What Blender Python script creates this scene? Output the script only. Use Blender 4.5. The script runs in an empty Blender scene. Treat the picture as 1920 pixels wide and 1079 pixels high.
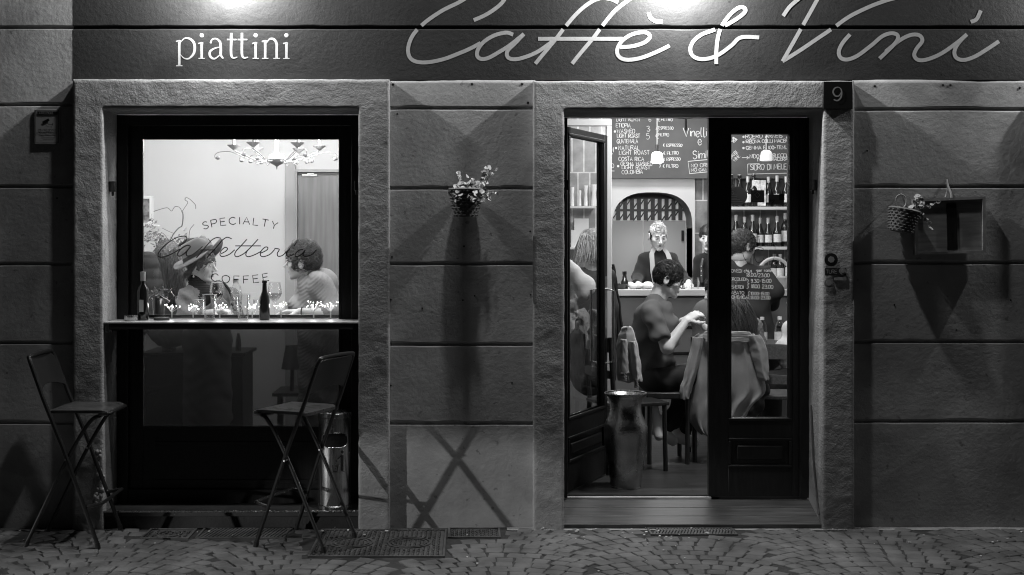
import bpy, math, random
import numpy as np
from mathutils import Vector, Matrix, noise, Euler
C = bpy.context.scene
col = C.collection
R = math.radians
random.seed(7)
rng = np.random.default_rng(5)

# ---------------------------------------------------------------- camera, light, exposure
D, F, CH = 7.0, 2275.0, 1.64          # camera distance to the facade, focal length in photo pixels, eye height
cam = bpy.data.cameras.new('camera'); co = bpy.data.objects.new('camera', cam); col.objects.link(co)
co.location = (0, -D, CH); co.rotation_euler = (R(90), 0, 0)
cam.sensor_width = 36; cam.lens = F / 1920 * 36
cam.shift_x = 80 / 1920; cam.shift_y = -84.5 / 1920
cam.clip_start = .1; cam.clip_end = 300
C.camera = co
W = bpy.data.worlds.new('World'); C.world = W; W.use_nodes = True
W.node_tree.nodes['Background'].inputs[0].default_value = (.5, .5, .5, 1)
W.node_tree.nodes['Background'].inputs[1].default_value = .008
C.view_settings.view_transform = 'Standard'; C.view_settings.look = 'None'
C.view_settings.exposure = 0; C.view_settings.gamma = 1
C.cycles.use_denoising = True; C.cycles.filter_width = 1.1
C.cycles.max_bounces = 10; C.cycles.transparent_max_bounces = 24; C.cycles.transmission_bounces = 10
C.cycles.sample_clamp_indirect = 6; C.cycles.blur_glossy = .5
C.cycles.caustics_reflective = False; C.cycles.caustics_refractive = False

def light(name, kind, loc, power, size=.05, target=None, spot=None, blend=.3, size_y=None):
    l = bpy.data.lights.new(name, kind); o = bpy.data.objects.new(name, l); col.objects.link(o)
    o.location = loc; l.energy = power
    if kind == 'AREA':
        l.size = size
        if size_y: l.shape = 'RECTANGLE'; l.size_y = size_y
    else: l.shadow_soft_size = size
    if kind == 'SPOT': l.spot_size = R(spot); l.spot_blend = blend
    if target is not None: o.rotation_euler = (Vector(target) - Vector(loc)).to_track_quat('-Z', 'Y').to_euler()
    return o

def P(px, py, y=0.0):                  # a point of the place from where it lies on the photo and how deep it stands
    return Vector(((px - 880) * (D + y) / F, y, CH - (py - 455) * (D + y) / F))
def PX(px, y=0.0): return (px - 880) * (D + y) / F
def PZ(py, y=0.0): return CH - (py - 455) * (D + y) / F

# the two wall lamps over the signs, the street lamp high over the pavement, the chandelier, and added or assumed lights in the two rooms
LAMP_P, STREET_P, LOW_P = 100.0, 400.0, 1050.0
light('lamp_light', 'POINT', P(420, -74, -.17), LAMP_P, .018)
light('lamp_light', 'POINT', P(1280, -74, -.17), LAMP_P * 1.15, .018)
light('lamp_light', 'POINT', P(2140, -74, -.17), LAMP_P * .7, .018)
light('street_light', 'POINT', (.15, -1.0, 6.4), STREET_P, .09)
light('shop_light_across_street', 'SPOT', (-7.6, -4.2, .92), LOW_P, .04, (-.05, 0, -.52), 15, .35)
for q in ((457, 246), (500, 240), (574, 246), (597, 246)):
    light('chandelier_light', 'POINT', P(q[0], q[1], 1.6 + random.uniform(-.15, .15)), 17, .03)
light('left_room_general_light', 'AREA', (-1.9, 1.7, 2.95), 3, 1.4, (-1.9, 1.7, 0))  # assumed general room light, no fixture seen
light('right_room_general_light', 'AREA', (1.55, 2.5, 3.1), 34, 1.2, (1.55, 2.6, 0))  # assumed overhead light of the right room, fixture unseen
light('bar_general_light', 'AREA', (1.9, 4.0, 3.05), 27, 1.9, (1.9, 4.5, .9), size_y=.3)  # assumed light over the bar, its fixture unseen
light('door_fill_light', 'AREA', (1.62, .62, 2.8), 36, .3, (1.25, 1.5, .9))  # added fill for the seated man and the doorway
light('side_fill_light', 'AREA', (-.60, .62, 2.25), 5, .25, (-1.75, .93, 1.5))  # added fill from the right for the hat woman's face, hidden by the frame
light('side_fill_light', 'AREA', (-2.55, .62, 2.25), 5, .25, (-1.1, .93, 1.5))  # added fill from the left for the curly-haired man's face
light('window_fill_light', 'AREA', (-1.45, .46, 2.5), 13, 1.4, (-1.45, .98, 1.3), size_y=.12)  # added fill on the guests' fronts, hidden behind the window head

# ---------------------------------------------------------------- materials (the photograph is black and white)
MATS = {}
def g(v, a=1): return (v, v, v, a)
def mat(name, v=.5, rough=.6, metal=0, bump=0, bscale=60, var=0, vscale=4, spec=.5, sheen=0, emit=0, trans=0, coat=0, dist=.002, vdetail=5, stretch=None, alpha=1, ior=1.45, mott=0):
    if name in MATS: return MATS[name]
    m = bpy.data.materials.new(name); m.use_nodes = True; MATS[name] = m
    N = m.node_tree.nodes; L = m.node_tree.links; b = N['Principled BSDF']
    b.inputs['Base Color'].default_value = g(v); b.inputs['Roughness'].default_value = rough
    b.inputs['Metallic'].default_value = metal; b.inputs['Specular IOR Level'].default_value = spec
    b.inputs['Sheen Weight'].default_value = sheen; b.inputs['Coat Weight'].default_value = coat
    b.inputs['IOR'].default_value = ior
    if emit: b.inputs['Emission Color'].default_value = g(1); b.inputs['Emission Strength'].default_value = emit
    if trans: b.inputs['Transmission Weight'].default_value = trans
    if alpha < 1: b.inputs['Alpha'].default_value = alpha
    tc = N.new('ShaderNodeTexCoord'); mp = N.new('ShaderNodeMapping'); L.new(tc.outputs['Object'], mp.inputs[0])
    if stretch: mp.inputs['Scale'].default_value = stretch
    if var:
        n = N.new('ShaderNodeTexNoise'); n.inputs['Scale'].default_value = vscale; n.inputs['Detail'].default_value = vdetail
        L.new(mp.outputs[0], n.inputs['Vector'])
        r = N.new('ShaderNodeMapRange'); r.inputs[1].default_value = .3; r.inputs[2].default_value = .7
        r.inputs[3].default_value = v * (1 - var); r.inputs[4].default_value = min(.95, v * (1 + var))
        L.new(n.outputs['Fac'], r.inputs[0]); L.new(r.outputs[0], b.inputs['Base Color'])
        r2 = N.new('ShaderNodeMapRange'); r2.inputs[3].default_value = max(.02, rough - .12); r2.inputs[4].default_value = min(1, rough + .12)
        L.new(n.outputs['Fac'], r2.inputs[0]); L.new(r2.outputs[0], b.inputs['Roughness'])
    if bump:
        n = N.new('ShaderNodeTexNoise'); n.inputs['Scale'].default_value = bscale; n.inputs['Detail'].default_value = 6; n.inputs['Roughness'].default_value = .6
        L.new(mp.outputs[0], n.inputs['Vector'])
        bp = N.new('ShaderNodeBump'); bp.inputs['Strength'].default_value = bump; bp.inputs['Distance'].default_value = dist
        L.new(n.outputs['Fac'], bp.inputs['Height']); L.new(bp.outputs[0], b.inputs['Normal'])
    return m

def glass_mat(name, tint=1.0, refl=1.0, rough=0.0, fk=1.0):   # thin architectural pane: see-through plus a Fresnel reflection
    m = bpy.data.materials.new(name); m.use_nodes = True; MATS[name] = m
    N = m.node_tree.nodes; L = m.node_tree.links; N.remove(N['Principled BSDF'])
    t = N.new('ShaderNodeBsdfTransparent'); t.inputs[0].default_value = g(tint)
    s = N.new('ShaderNodeBsdfGlossy'); s.inputs['Roughness'].default_value = rough; s.inputs[0].default_value = g(refl)
    fr = N.new('ShaderNodeFresnel'); fr.inputs[0].default_value = 1.5
    mx = N.new('ShaderNodeMixShader'); fm = N.new('ShaderNodeMath'); fm.operation = 'MULTIPLY'; fm.inputs[1].default_value = fk; L.new(fr.outputs[0], fm.inputs[0]); L.new(fm.outputs[0], mx.inputs[0]); L.new(t.outputs[0], mx.inputs[1]); L.new(s.outputs[0], mx.inputs[2])
    L.new(mx.outputs[0], N['Material Output'].inputs[0]); return m

def wood_mat(name, v=.12, rough=.45, axis=0, scale=6, var=.35, coat=0, bump=.2):
    s = [14, 14, 14]; s[axis] = .9
    return mat(name, v, rough, var=var, vscale=scale, stretch=s, bump=bump, bscale=scale * 4, dist=.001, coat=coat)

def brick_mat(name, v1, v2, vm, w, h, mortar=.004, rough=.4, bump=.4, plane='xz'):
    m = mat(name, v1, rough); N = m.node_tree.nodes; L = m.node_tree.links; b = N['Principled BSDF']
    tc = N.new('ShaderNodeTexCoord'); sp = N.new('ShaderNodeSeparateXYZ'); cb = N.new('ShaderNodeCombineXYZ')
    L.new(tc.outputs['Object'], sp.inputs[0]); L.new(sp.outputs[0], cb.inputs[0]); L.new(sp.outputs[2 if plane == 'xz' else 1], cb.inputs[1])
    br = N.new('ShaderNodeTexBrick'); L.new(cb.outputs[0], br.inputs[0])
    br.inputs['Scale'].default_value = 1; br.inputs['Brick Width'].default_value = w; br.inputs['Row Height'].default_value = h
    br.inputs['Mortar Size'].default_value = mortar; br.inputs['Color1'].default_value = g(v1); br.inputs['Color2'].default_value = g(v2); br.inputs['Mortar'].default_value = g(vm)
    n = N.new('ShaderNodeTexNoise'); n.inputs['Scale'].default_value = 5; n.inputs['Detail'].default_value = 8
    mp = N.new('ShaderNodeMapping'); mp.inputs['Scale'].default_value = (1, 9, 9) if plane != 'xz' else (2, 2, 2); L.new(tc.outputs['Object'], mp.inputs[0]); L.new(mp.outputs[0], n.inputs['Vector'])
    mx = N.new('ShaderNodeMix'); mx.data_type = 'RGBA'; mx.blend_type = 'MULTIPLY'; mx.inputs[0].default_value = .8
    r = N.new('ShaderNodeMapRange'); r.inputs[1].default_value = .3; r.inputs[2].default_value = .7; r.inputs[3].default_value = .45; r.inputs[4].default_value = 1.3
    L.new(n.outputs['Fac'], r.inputs[0]); L.new(br.outputs['Color'], mx.inputs[6]); L.new(r.outputs[0], mx.inputs[7]); L.new(mx.outputs[2], b.inputs['Base Color'])
    bp = N.new('ShaderNodeBump'); bp.inputs['Strength'].default_value = bump; bp.inputs['Distance'].default_value = .003
    inv = N.new('ShaderNodeMath'); inv.operation = 'SUBTRACT'; inv.inputs[0].default_value = 1; L.new(br.outputs['Fac'], inv.inputs[1])
    L.new(inv.outputs[0], bp.inputs['Height']); L.new(bp.outputs[0], b.inputs['Normal']); return m

def plaster_mat(name, v, rough=.85, bump=.8, fine=220, coarse=38, dist=.004, blot=.14):
    m = mat(name, v, rough, spec=.3); N = m.node_tree.nodes; L = m.node_tree.links; b = N['Principled BSDF']
    tc = N.new('ShaderNodeTexCoord')
    def ns(s, d=6, rg=.6, typ=None):
        n = N.new('ShaderNodeTexNoise'); n.inputs['Scale'].default_value = s; n.inputs['Detail'].default_value = d; n.inputs['Roughness'].default_value = rg
        L.new(tc.outputs['Object'], n.inputs['Vector']); return n
    a, c2, e = ns(fine, 4, .6), ns(coarse, 6, .62), ns(2.3, 7, .6)
    mx = N.new('ShaderNodeMath'); mx.operation = 'MULTIPLY_ADD'; mx.inputs[1].default_value = .35
    L.new(a.outputs['Fac'], mx.inputs[0]); L.new(c2.outputs['Fac'], mx.inputs[2])
    tm = N.new('ShaderNodeMapping'); tm.inputs['Rotation'].default_value = (0, .7, 0); tm.inputs['Scale'].default_value = (5, 5, 19); L.new(tc.outputs['Object'], tm.inputs[0])
    tw = N.new('ShaderNodeTexNoise'); tw.inputs['Scale'].default_value = 1.3; tw.inputs['Detail'].default_value = 5; tw.inputs['Distortion'].default_value = .8; L.new(tm.outputs[0], tw.inputs['Vector'])
    m2 = N.new('ShaderNodeMath'); m2.operation = 'MULTIPLY_ADD'; m2.inputs[1].default_value = .3; L.new(tw.outputs['Fac'], m2.inputs[0]); L.new(mx.outputs[0], m2.inputs[2])
    bp = N.new('ShaderNodeBump'); bp.inputs['Strength'].default_value = bump; bp.inputs['Distance'].default_value = dist
    L.new(m2.outputs[0], bp.inputs['Height']); L.new(bp.outputs[0], b.inputs['Normal'])
    r = N.new('ShaderNodeMapRange'); r.inputs[1].default_value = .3; r.inputs[2].default_value = .72; r.inputs[3].default_value = v * (1 - blot); r.inputs[4].default_value = v * (1 + blot)
    L.new(e.outputs['Fac'], r.inputs[0]); p = ns(1.1, 3, .5); p.inputs['Distortion'].default_value = 1.5; st = N.new('ShaderNodeMapRange'); st.inputs[1].default_value = .56; st.inputs[2].default_value = .60; st.inputs[3].default_value = 1; st.inputs[4].default_value = .84
    L.new(p.outputs['Fac'], st.inputs[0]); sk = ns(26, 3, .5); s2 = N.new('ShaderNodeMapRange'); s2.inputs[1].default_value = .68; s2.inputs[2].default_value = .74; s2.inputs[3].default_value = 1; s2.inputs[4].default_value = .6; L.new(sk.outputs['Fac'], s2.inputs[0])
    q1 = N.new('ShaderNodeMath'); q1.operation = 'MULTIPLY'; L.new(st.outputs[0], q1.inputs[0]); L.new(s2.outputs[0], q1.inputs[1]); q2 = N.new('ShaderNodeMath'); q2.operation = 'MULTIPLY'; L.new(q1.outputs[0], q2.inputs[0]); L.new(r.outputs[0], q2.inputs[1])
    L.new(q2.outputs[0], b.inputs['Base Color']); return m

M_wall = plaster_mat('wall_plaster', .36, bump=.9, dist=.0028, blot=.3)
M_fascia = plaster_mat("painted_fascia", .036, rough=.6, bump=.9, dist=.0028)
M_surr = plaster_mat("rough_surround_plaster", .31, bump=1, fine=170, coarse=60, dist=.005, blot=.25)
M_paint = mat('white_sign_paint', .43, .7, bump=.3, bscale=220, var=.06, vscale=40)
M_pen = mat('window_marker_white', .8, .8)
def translucent(m, v, k):
    n_ = m.node_tree.nodes; l_ = m.node_tree.links; t_ = n_.new('ShaderNodeBsdfTranslucent'); t_.inputs[0].default_value = g(v); x_ = n_.new('ShaderNodeMixShader'); x_.inputs[0].default_value = k
    l_.new(n_['Principled BSDF'].outputs[0], x_.inputs[1]); l_.new(t_.outputs[0], x_.inputs[2]); l_.new(x_.outputs[0], n_['Material Output'].inputs[0]); return m
_N = M_pen.node_tree.nodes; _t = _N.new('ShaderNodeBsdfTranslucent'); _t.inputs[0].default_value = g(.9); _m = _N.new('ShaderNodeMixShader'); _m.inputs[0].default_value = .65
M_pen.node_tree.links.new(_N['Principled BSDF'].outputs[0], _m.inputs[1]); M_pen.node_tree.links.new(_t.outputs[0], _m.inputs[2]); M_pen.node_tree.links.new(_m.outputs[0], _N['Material Output'].inputs[0])
M_black = mat('black_wood', .012, .42, bump=.25, bscale=25, var=.3, vscale=8, stretch=(8, 8, 1))
M_blackmetal = mat('black_metal', .012, .3, metal=0, coat=.5, bump=.05)
M_steel = mat('brushed_steel', .40, .28, 1, bump=.25, bscale=30, stretch=(18, 18, 1), var=.2, vscale=6)
M_iron = mat('cast_iron', .075, .6, .3, bump=.6, bscale=80, var=.4, vscale=10)
M_glass = glass_mat('window_glass', .97, 1)
M_white = mat('white_room_paint', .82, .7, bump=.1, bscale=40, var=.03)
M_grey = mat('grey_room_paint', .42, .7, bump=.1, bscale=40, var=.05)
M_clear = glass_mat('clear_glassware', .96, 1.0, .02, .5)
M_bulb = mat('lit_bulb', .9, .5, emit=9)
M_led = mat('lit_led', .9, .5, emit=3)
M_bottle = mat('dark_bottle_glass', .012, .08, spec=.8, coat=.6)
M_label = mat('paper_label', .68, .8, var=.1, vscale=60)
M_cap = mat('pale_foil_cap', .55, .4, .3)
M_cream = mat('cream_plastic', .7, .5)

# ---------------------------------------------------------------- objects
def tag(o, label=None, cat=None, group=None, kind=None):
    if label: o['label'] = label
    if cat: o['category'] = cat
    if group: o['group'] = group
    if kind: o['kind'] = kind
    return o
def thing(name, loc, label, cat, group=None, rz=0):
    o = bpy.data.objects.new(name, None); col.objects.link(o); o.location = loc; o.rotation_euler = (0, 0, rz)
    o.empty_display_size = .1
    return tag(o, label, cat, group)
def root_of(o):
    while o.parent: o = o.parent
    return o
def dup(root, loc, rz=None, label=None, scale=None):
    def cp(o, par):
        c = o.copy(); col.objects.link(c); c.parent = par
        for ch in list(o.children): cp(ch, c)
        return c
    r = cp(root, None); r.location = loc
    if rz is not None: r.rotation_euler = (0, 0, rz)
    if label: r['label'] = label
    if scale: r.scale = (scale, scale, scale) if not hasattr(scale, '__len__') else scale
    return r

class MB:
    def __init__(s): s.v = []; s.f = []; s.rc = 0
    def add(s, vs, fs):
        n = len(s.v); s.v += [tuple(v) for v in vs]; s.f += [tuple(i + n for i in q) for q in fs]; return s
    def box(s, a, b, M=None):
        x0, y0, z0 = a; x1, y1, z1 = b
        vs = [Vector(p) for p in ((x0, y0, z0), (x1, y0, z0), (x1, y1, z0), (x0, y1, z0), (x0, y0, z1), (x1, y0, z1), (x1, y1, z1), (x0, y1, z1))]
        if M: vs = [M @ v for v in vs]
        return s.add(vs, [(0, 3, 2, 1), (4, 5, 6, 7), (0, 1, 5, 4), (1, 2, 6, 5), (2, 3, 7, 6), (3, 0, 4, 7)])
    def pbox(s, x0, x1, y0, y1, d0, d1, zd=None):      # box whose front face spans these photo pixels at depth d0
        zd = d0 if zd is None else zd
        return s.box((PX(x0, d0), d0, PZ(y1, zd)), (PX(x1, d0), d1, PZ(y0, zd)))
    def tube(s, pts, r, n=8, cap=True, M=None):
        pts = [Vector(p) for p in pts]; m = len(pts); rs = r if hasattr(r, '__len__') else [r] * m
        t0 = (pts[1] - pts[0]).normalized(); u = t0.orthogonal().normalized(); vs = []
        for i, p in enumerate(pts):
            t = ((pts[min(i + 1, m - 1)] - pts[max(i - 1, 0)])); t = t.normalized() if t.length > 1e-9 else t0
            u = (u - t * u.dot(t)); u = u.normalized() if u.length > 1e-6 else t.orthogonal().normalized(); w = t.cross(u)
            for k in range(n):
                a = 2 * math.pi * k / n; q = p + (u * math.cos(a) + w * math.sin(a)) * rs[i]; vs.append(M @ q if M else q)
        fs = [(i * n + k, i * n + (k + 1) % n, (i + 1) * n + (k + 1) % n, (i + 1) * n + k) for i in range(m - 1) for k in range(n)]
        if cap: fs += [tuple(range(n - 1, -1, -1)), tuple((m - 1) * n + k for k in range(n))]
        return s.add(vs, fs)
    def lathe(s, prof, c=(0, 0, 0), n=24, M=None, sx=1, sy=1):
        c = Vector(c); vs = []
        for r, z in prof:
            for k in range(n):
                a = 2 * math.pi * k / n; q = Vector((r * math.cos(a) * sx, r * math.sin(a) * sy, z)); vs.append(c + (M @ q if M else q))
        m = len(prof); fs = [(i * n + k, i * n + (k + 1) % n, (i + 1) * n + (k + 1) % n, (i + 1) * n + k) for i in range(m - 1) for k in range(n)]
        return s.add(vs, fs)
    def prism(s, poly, y0, y1):                        # poly in (x, z)
        n = len(poly); vs = [(x, y0, z) for x, z in poly] + [(x, y1, z) for x, z in poly]
        return s.add(vs, [tuple(range(n)), tuple(range(2 * n - 1, n - 1, -1))] + [(i, i + n, (i + 1) % n + n, (i + 1) % n) for i in range(n)])
    def sphere(s, c, r, n=8, m=6, sc=(1, 1, 1), M=None):
        return s.lathe([(r * math.sin(math.pi * (i + .0) / m) * 1.0 if 0 < i < m else 1e-4, -r * math.cos(math.pi * i / m) * sc[2]) for i in range(m + 1)], c, n, M, sc[0], sc[1])
    def ribbon(s, pts, w, f, skip=None):                          # pts 2-D, f maps (a, b) to a 3-D point on the surface
        m = len(pts); ws = w if hasattr(w, '__len__') else [w] * m; L = []
        for i in range(m):
            a = pts[max(i - 1, 0)]; b = pts[min(i + 1, m - 1)]; dx, dy = b[0] - a[0], b[1] - a[1]; l = math.hypot(dx, dy) or 1
            nx, ny = -dy / l * ws[i] / 2, dx / l * ws[i] / 2
            L += [f(pts[i][0] + nx, pts[i][1] + ny), f(pts[i][0] - nx, pts[i][1] - ny)]
        s.rc += 1; o = (s.rc % 11) * .00016; L = [(q[0], q[1] - o - .0005 * i / len(L), q[2]) for i, q in enumerate(L)]
        return s.add(L, [(2 * i, 2 * i + 1, 2 * i + 3, 2 * i + 2) for i in range(m - 1) if skip is None or not skip(sum(L[2 * i + k][2] for k in range(4)) / 4)])
    def build(s, name, m, parent=None, local=False, smooth=True, bevel=0, seg=2, sharp=35, label=None, origin=None):
        me = bpy.data.meshes.new(name); me.from_pydata(s.v, [], s.f)
        return link_mesh(me, name, m, parent, local, smooth, bevel, seg, sharp, label)

def link_mesh(me, name, m, parent=None, local=False, smooth=True, bevel=0, seg=2, sharp=35, label=None):
    o = bpy.data.objects.new(name, me); col.objects.link(o)
    if parent is not None:
        o.parent = parent
        if not local: me.transform(Matrix.Translation(-root_of(parent).location))
    elif not local and len(me.vertices):
        a = np.empty(len(me.vertices) * 3); me.vertices.foreach_get('co', a); a = a.reshape(-1, 3)
        c = Vector(((a[:, 0].min() + a[:, 0].max()) / 2, (a[:, 1].min() + a[:, 1].max()) / 2, a[:, 2].min()))
        me.transform(Matrix.Translation(-c)); o.location = c
    me.materials.append(m)
    if smooth:
        me.polygons.foreach_set('use_smooth', [True] * len(me.polygons)); me.set_sharp_from_angle(angle=R(sharp))
    if bevel:
        b = o.modifiers.new('bevel', 'BEVEL'); b.width = bevel; b.segments = seg; b.limit_method = 'ANGLE'; b.angle_limit = R(40)
    me.update()
    if label: o['label'] = label
    return o
def struct(mb, name, m, **k): o = mb.build(name, m, **k); o['kind'] = 'structure'; return o

def cr(pts, n=6, closed=False):                        # Catmull-Rom through 2-D or 3-D points
    P_ = [np.array(p, float) for p in pts]; out = []; m = len(P_)
    for i in range(m - 1):
        a, b, c, d = P_[max(i - 1, 0)], P_[i], P_[i + 1], P_[min(i + 2, m - 1)]
        for k in range(n):
            t = k / n; out.append(tuple(.5 * (2 * b + (c - a) * t + (2 * a - 5 * b + 4 * c - d) * t * t + (3 * b - a - 3 * c + d) * t ** 3)))
    out.append(tuple(P_[-1])); return out

# stroke lettering: every character as pen strokes on a box 1 high; '~' marks a curved stroke
FT = {'A': '0,0 .34,1 .68,0|.12,.36 .56,.36', 'B': '0,0 0,1|~0,1 .5,.97 .5,.56 0,.53|~0,.53 .6,.5 .6,.04 0,0', 'C': '~.62,.84 .36,1 .03,.75 .03,.25 .36,0 .64,.16',
'D': '0,0 0,1|~0,1 .45,.97 .64,.5 .45,.03 0,0', 'E': '.52,1 0,1 0,0 .54,0|0,.53 .45,.53', 'F': '.52,1 0,1 0,0|0,.53 .45,.53', 'G': '~.62,.84 .36,1 .03,.75 .03,.25 .36,0 .62,.15|.4,.45 .64,.45 .64,.1',
'H': '0,0 0,1|.6,0 .6,1|0,.52 .6,.52', 'I': '.05,0 .05,1', 'J': '~.4,1 .4,.2 .2,0 0,.12', 'K': '0,0 0,1|.55,1 0,.45|.15,.6 .6,0', 'L': '0,1 0,0 .5,0', 'M': '0,0 .05,1 .38,.3 .7,1 .76,0',
'N': '0,0 0,1 .6,0 .6,1', 'O': '~.35,1 .03,.8 .0,.4 .2,.02 .5,.02 .7,.4 .66,.8 .35,1', 'P': '0,0 0,1|~0,1 .5,.98 .56,.7 .4,.48 0,.46', 'Q': '~.35,1 .03,.8 0,.4 .2,.02 .5,.02 .7,.4 .66,.8 .35,1|.4,.25 .7,-.05',
'R': '0,0 0,1|~0,1 .5,.98 .56,.72 .4,.5 0,.48|.25,.48 .6,0', 'S': '~.52,.86 .3,1 .06,.84 .12,.6 .45,.42 .52,.18 .28,0 .02,.14', 'T': '0,1 .62,1|.31,1 .31,0', 'U': '~0,1 0,.3 .16,0 .44,0 .6,.3 .6,1',
'V': '0,1 .32,0 .64,1', 'W': '0,1 .2,0 .42,.8 .62,0 .84,1', 'X': '0,0 .6,1|0,1 .6,0', 'Y': '0,1 .3,.5 .6,1|.3,.5 .3,0', 'Z': '0,1 .56,1 0,0 .58,0', '0': '~.28,1 .03,.75 .03,.25 .28,0 .53,.25 .53,.75 .28,1',
'1': '.0,.8 .2,1 .2,0', '2': '~0,.8 .22,1 .5,.8 .4,.5 0,0|0,0 .55,0', '3': '~0,.9 .3,1 .5,.78 .2,.53|~.2,.53 .55,.4 .45,.05 0,.08', '4': '.4,0 .4,1 0,.35 .55,.35', '5': '.5,1 .1,1 .06,.56|~.06,.56 .4,.62 .54,.3 .3,0 0,.1',
'6': '~.45,1 .1,.6 .05,.2 .3,0 .52,.25 .3,.5 .05,.3', '7': '0,1 .52,1 .18,0|.1,.5 .45,.5', '8': '~.27,.53 .05,.75 .27,1 .5,.75 .27,.53 0,.25 .27,0 .54,.25 .27,.53', '9': '~.5,.72 .25,.48 .03,.72 .25,1 .5,.78 .45,.3 .2,0 .02,.1',
'€': '~.6,.9 .3,.95 .1,.5 .3,.05 .6,.12|0,.6 .45,.6|0,.4 .42,.4', '.': '.05,0 .05,.09', ',': '.08,.05 .02,-.15', '-': '.05,.45 .4,.45', '/': '0,-.05 .4,1.05', '+': '.05,.5 .5,.5|.27,.25 .27,.75', ' ': '', '(': '~.25,1.05 .05,.5 .25,-.05', ')': '~0,1.05 .2,.5 0,-.05',
'{': '~.3,1.05 .12,.9 .18,.6 .02,.5 .18,.4 .12,.1 .3,-.05', '}': '~0,1.05 .18,.9 .12,.6 .28,.5 .12,.4 .18,.1 0,-.05', '*': '.1,.45 .2,.55 .3,.45 .2,.35 .1,.45|.13,.5 .27,.4|.2,.35 .2,.55', ':': '.05,.1 .05,.2|.05,.6 .05,.7',
'a': '~.45,.55 .2,.62 .0,.3 .15,0 .4,.15 .45,.55|.45,.6 .47,0', 'c': '~.4,.5 .2,.62 0,.3 .2,0 .42,.1', 'd': '~.42,.5 .2,.6 .0,.3 .15,0 .42,.15|.43,1 .43,0', 'e': '~.02,.32 .4,.36 .3,.6 .1,.55 .02,.25 .2,0 .42,.12', 'h': '0,1 0,0|~0,.4 .2,.6 .38,.5 .38,0', 'i': '.05,.58 .05,0|.05,.78 .05,.84',
'l': '~.05,1.05 .03,.4 .1,0 .2,.03', 'm': '0,.6 0,0|~0,.4 .15,.6 .3,.5 .3,0|~.3,.4 .45,.6 .6,.5 .6,0', 'n': '0,.6 0,0|~0,.4 .2,.62 .38,.5 .38,0', 'o': '~.2,.6 0,.3 .2,0 .4,.3 .2,.6', 'p': '0,.6 0,-.4|~0,.5 .25,.62 .42,.3 .2,0 0,.1', 'r': '0,.6 0,0|~0,.35 .15,.58 .32,.55',
's': '~.32,.52 .15,.62 .04,.45 .3,.2 .18,0 0,.1', 't': '.15,.85 .15,.05 .3,0|0,.6 .32,.6', 'u': '~0,.6 .02,.1 .2,0 .38,.2|.4,.6 .4,0', 'v': '0,.6 .2,0 .4,.6', "'": '.05,1 .02,.8'}
def glyphs(txt, h, gap=.16, wide=1.0, jit=0, fit=None):
    if fit:
        _, w0 = glyphs(txt, h, gap, wide); wide *= fit / w0; gap *= fit / w0
    """pen strokes of a line of text, baseline at the origin, height h; returns the strokes and the width"""
    x = 0; out = []
    for ch in txt:
        d = FT.get(ch, ''); mw = 0; jy = random.uniform(-jit, jit) * .6
        for st in d.split('|') if d else []:
            c_ = st.startswith('~'); pts = [tuple(map(float, q.split(','))) for q in st.lstrip('~').split()]
            mw = max(mw, max(q[0] for q in pts))
            pts = [(x + q[0] * wide + random.uniform(-jit, jit) * .5, q[1] + jy + random.uniform(-jit, jit) * .5) for q in pts]
            pts = cr(pts, 5) if c_ else cr([pts[0], pts[0]] + pts[1:], 1) if False else pts
            out.append([(q[0] * h, q[1] * h) for q in pts])
        x += (mw * wide if d else .32) + gap
    return out, x * h
def write(mb, txt, x, z, h, w, f, ang=0, **k):
    st, wd = glyphs(txt, h, **k); ca, sa = math.cos(R(ang)), math.sin(R(ang))
    for s_ in st: mb.ribbon([(x + a * ca - b * sa, z + a * sa + b * ca) for a, b in s_], w, f)
    return wd
# ---------------------------------------------------------------- the street
def paving():
    mb = MB(); w, p, Rr = .98, .094, .76
    def stone(cx, cy, a, L, Wd):
        z = .006 * noise.noise(Vector((cx * 3, cy * 3, 0))) + random.uniform(-.0012, .0012); tx, ty = random.uniform(-.009, .009), random.uniform(-.009, .009)
        ca, sa = math.cos(a), math.sin(a); n = 8; rows = []
        sh = [(1, .0), (1, .8), (.95, .95), (.86, 1.0)]
        base = [(-.5, -.5), (0, -.53), (.5, -.5), (.52, 0), (.5, .5), (0, .53), (-.5, .5), (-.52, 0)]
        base = [(u * L + random.uniform(-.005, .005), v * Wd + random.uniform(-.005, .005)) for u, v in base]; vs = []
        for s_, h in sh:
            for u, v in base:
                x, y = u * s_, v * s_; vs.append((cx + x * ca - y * sa, cy + x * sa + y * ca, -.03 + .03 * h + z * h + x * tx + y * ty))
        fs = [(i * n + k, i * n + (k + 1) % n, (i + 1) * n + (k + 1) % n, (i + 1) * n + k) for i in range(3) for k in range(n)]
        vs.append((cx, cy, .0025 + z)); fs += [(3 * n + k, 3 * n + (k + 1) % n, 4 * n) for k in range(n)]
        mb.add(vs, fs)
    for c in range(-7, 8):
        xc = c * w + .12; half = math.asin(w / 2 / Rr)
        for k in range(-10, 50):
            y0 = -3.1 + k * p - Rr * math.cos(half) + (.0 if c % 2 else .05)
            n = int(2 * half * Rr / .090)
            ph = random.random()
            for i in range(-1, n + 1):
                a = -half + (i + ph) * 2 * half / n + random.uniform(-.006, .006)
                if abs(a) > half - .02: continue
                x, y = xc + Rr * math.sin(a), y0 + Rr * math.cos(a)
                if -3.0 < y < -.055 and abs(x) < 4.6:
                    inside = any(x0 - .045 < x < x1 + .045 and yy0 - .045 < y < yy1 + .045 for x0, x1, yy0, yy1 in HOLES)
                    if not inside: stone(x, y, -a, .090 - random.uniform(.002, .006), p * math.cos(a) - random.uniform(.002, .006))
    return mb
def gp(px, py):                       # point of the pavement seen at a photo pixel
    s = (py - 455) / CH; return (px - 880) / s, F / s - D
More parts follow.
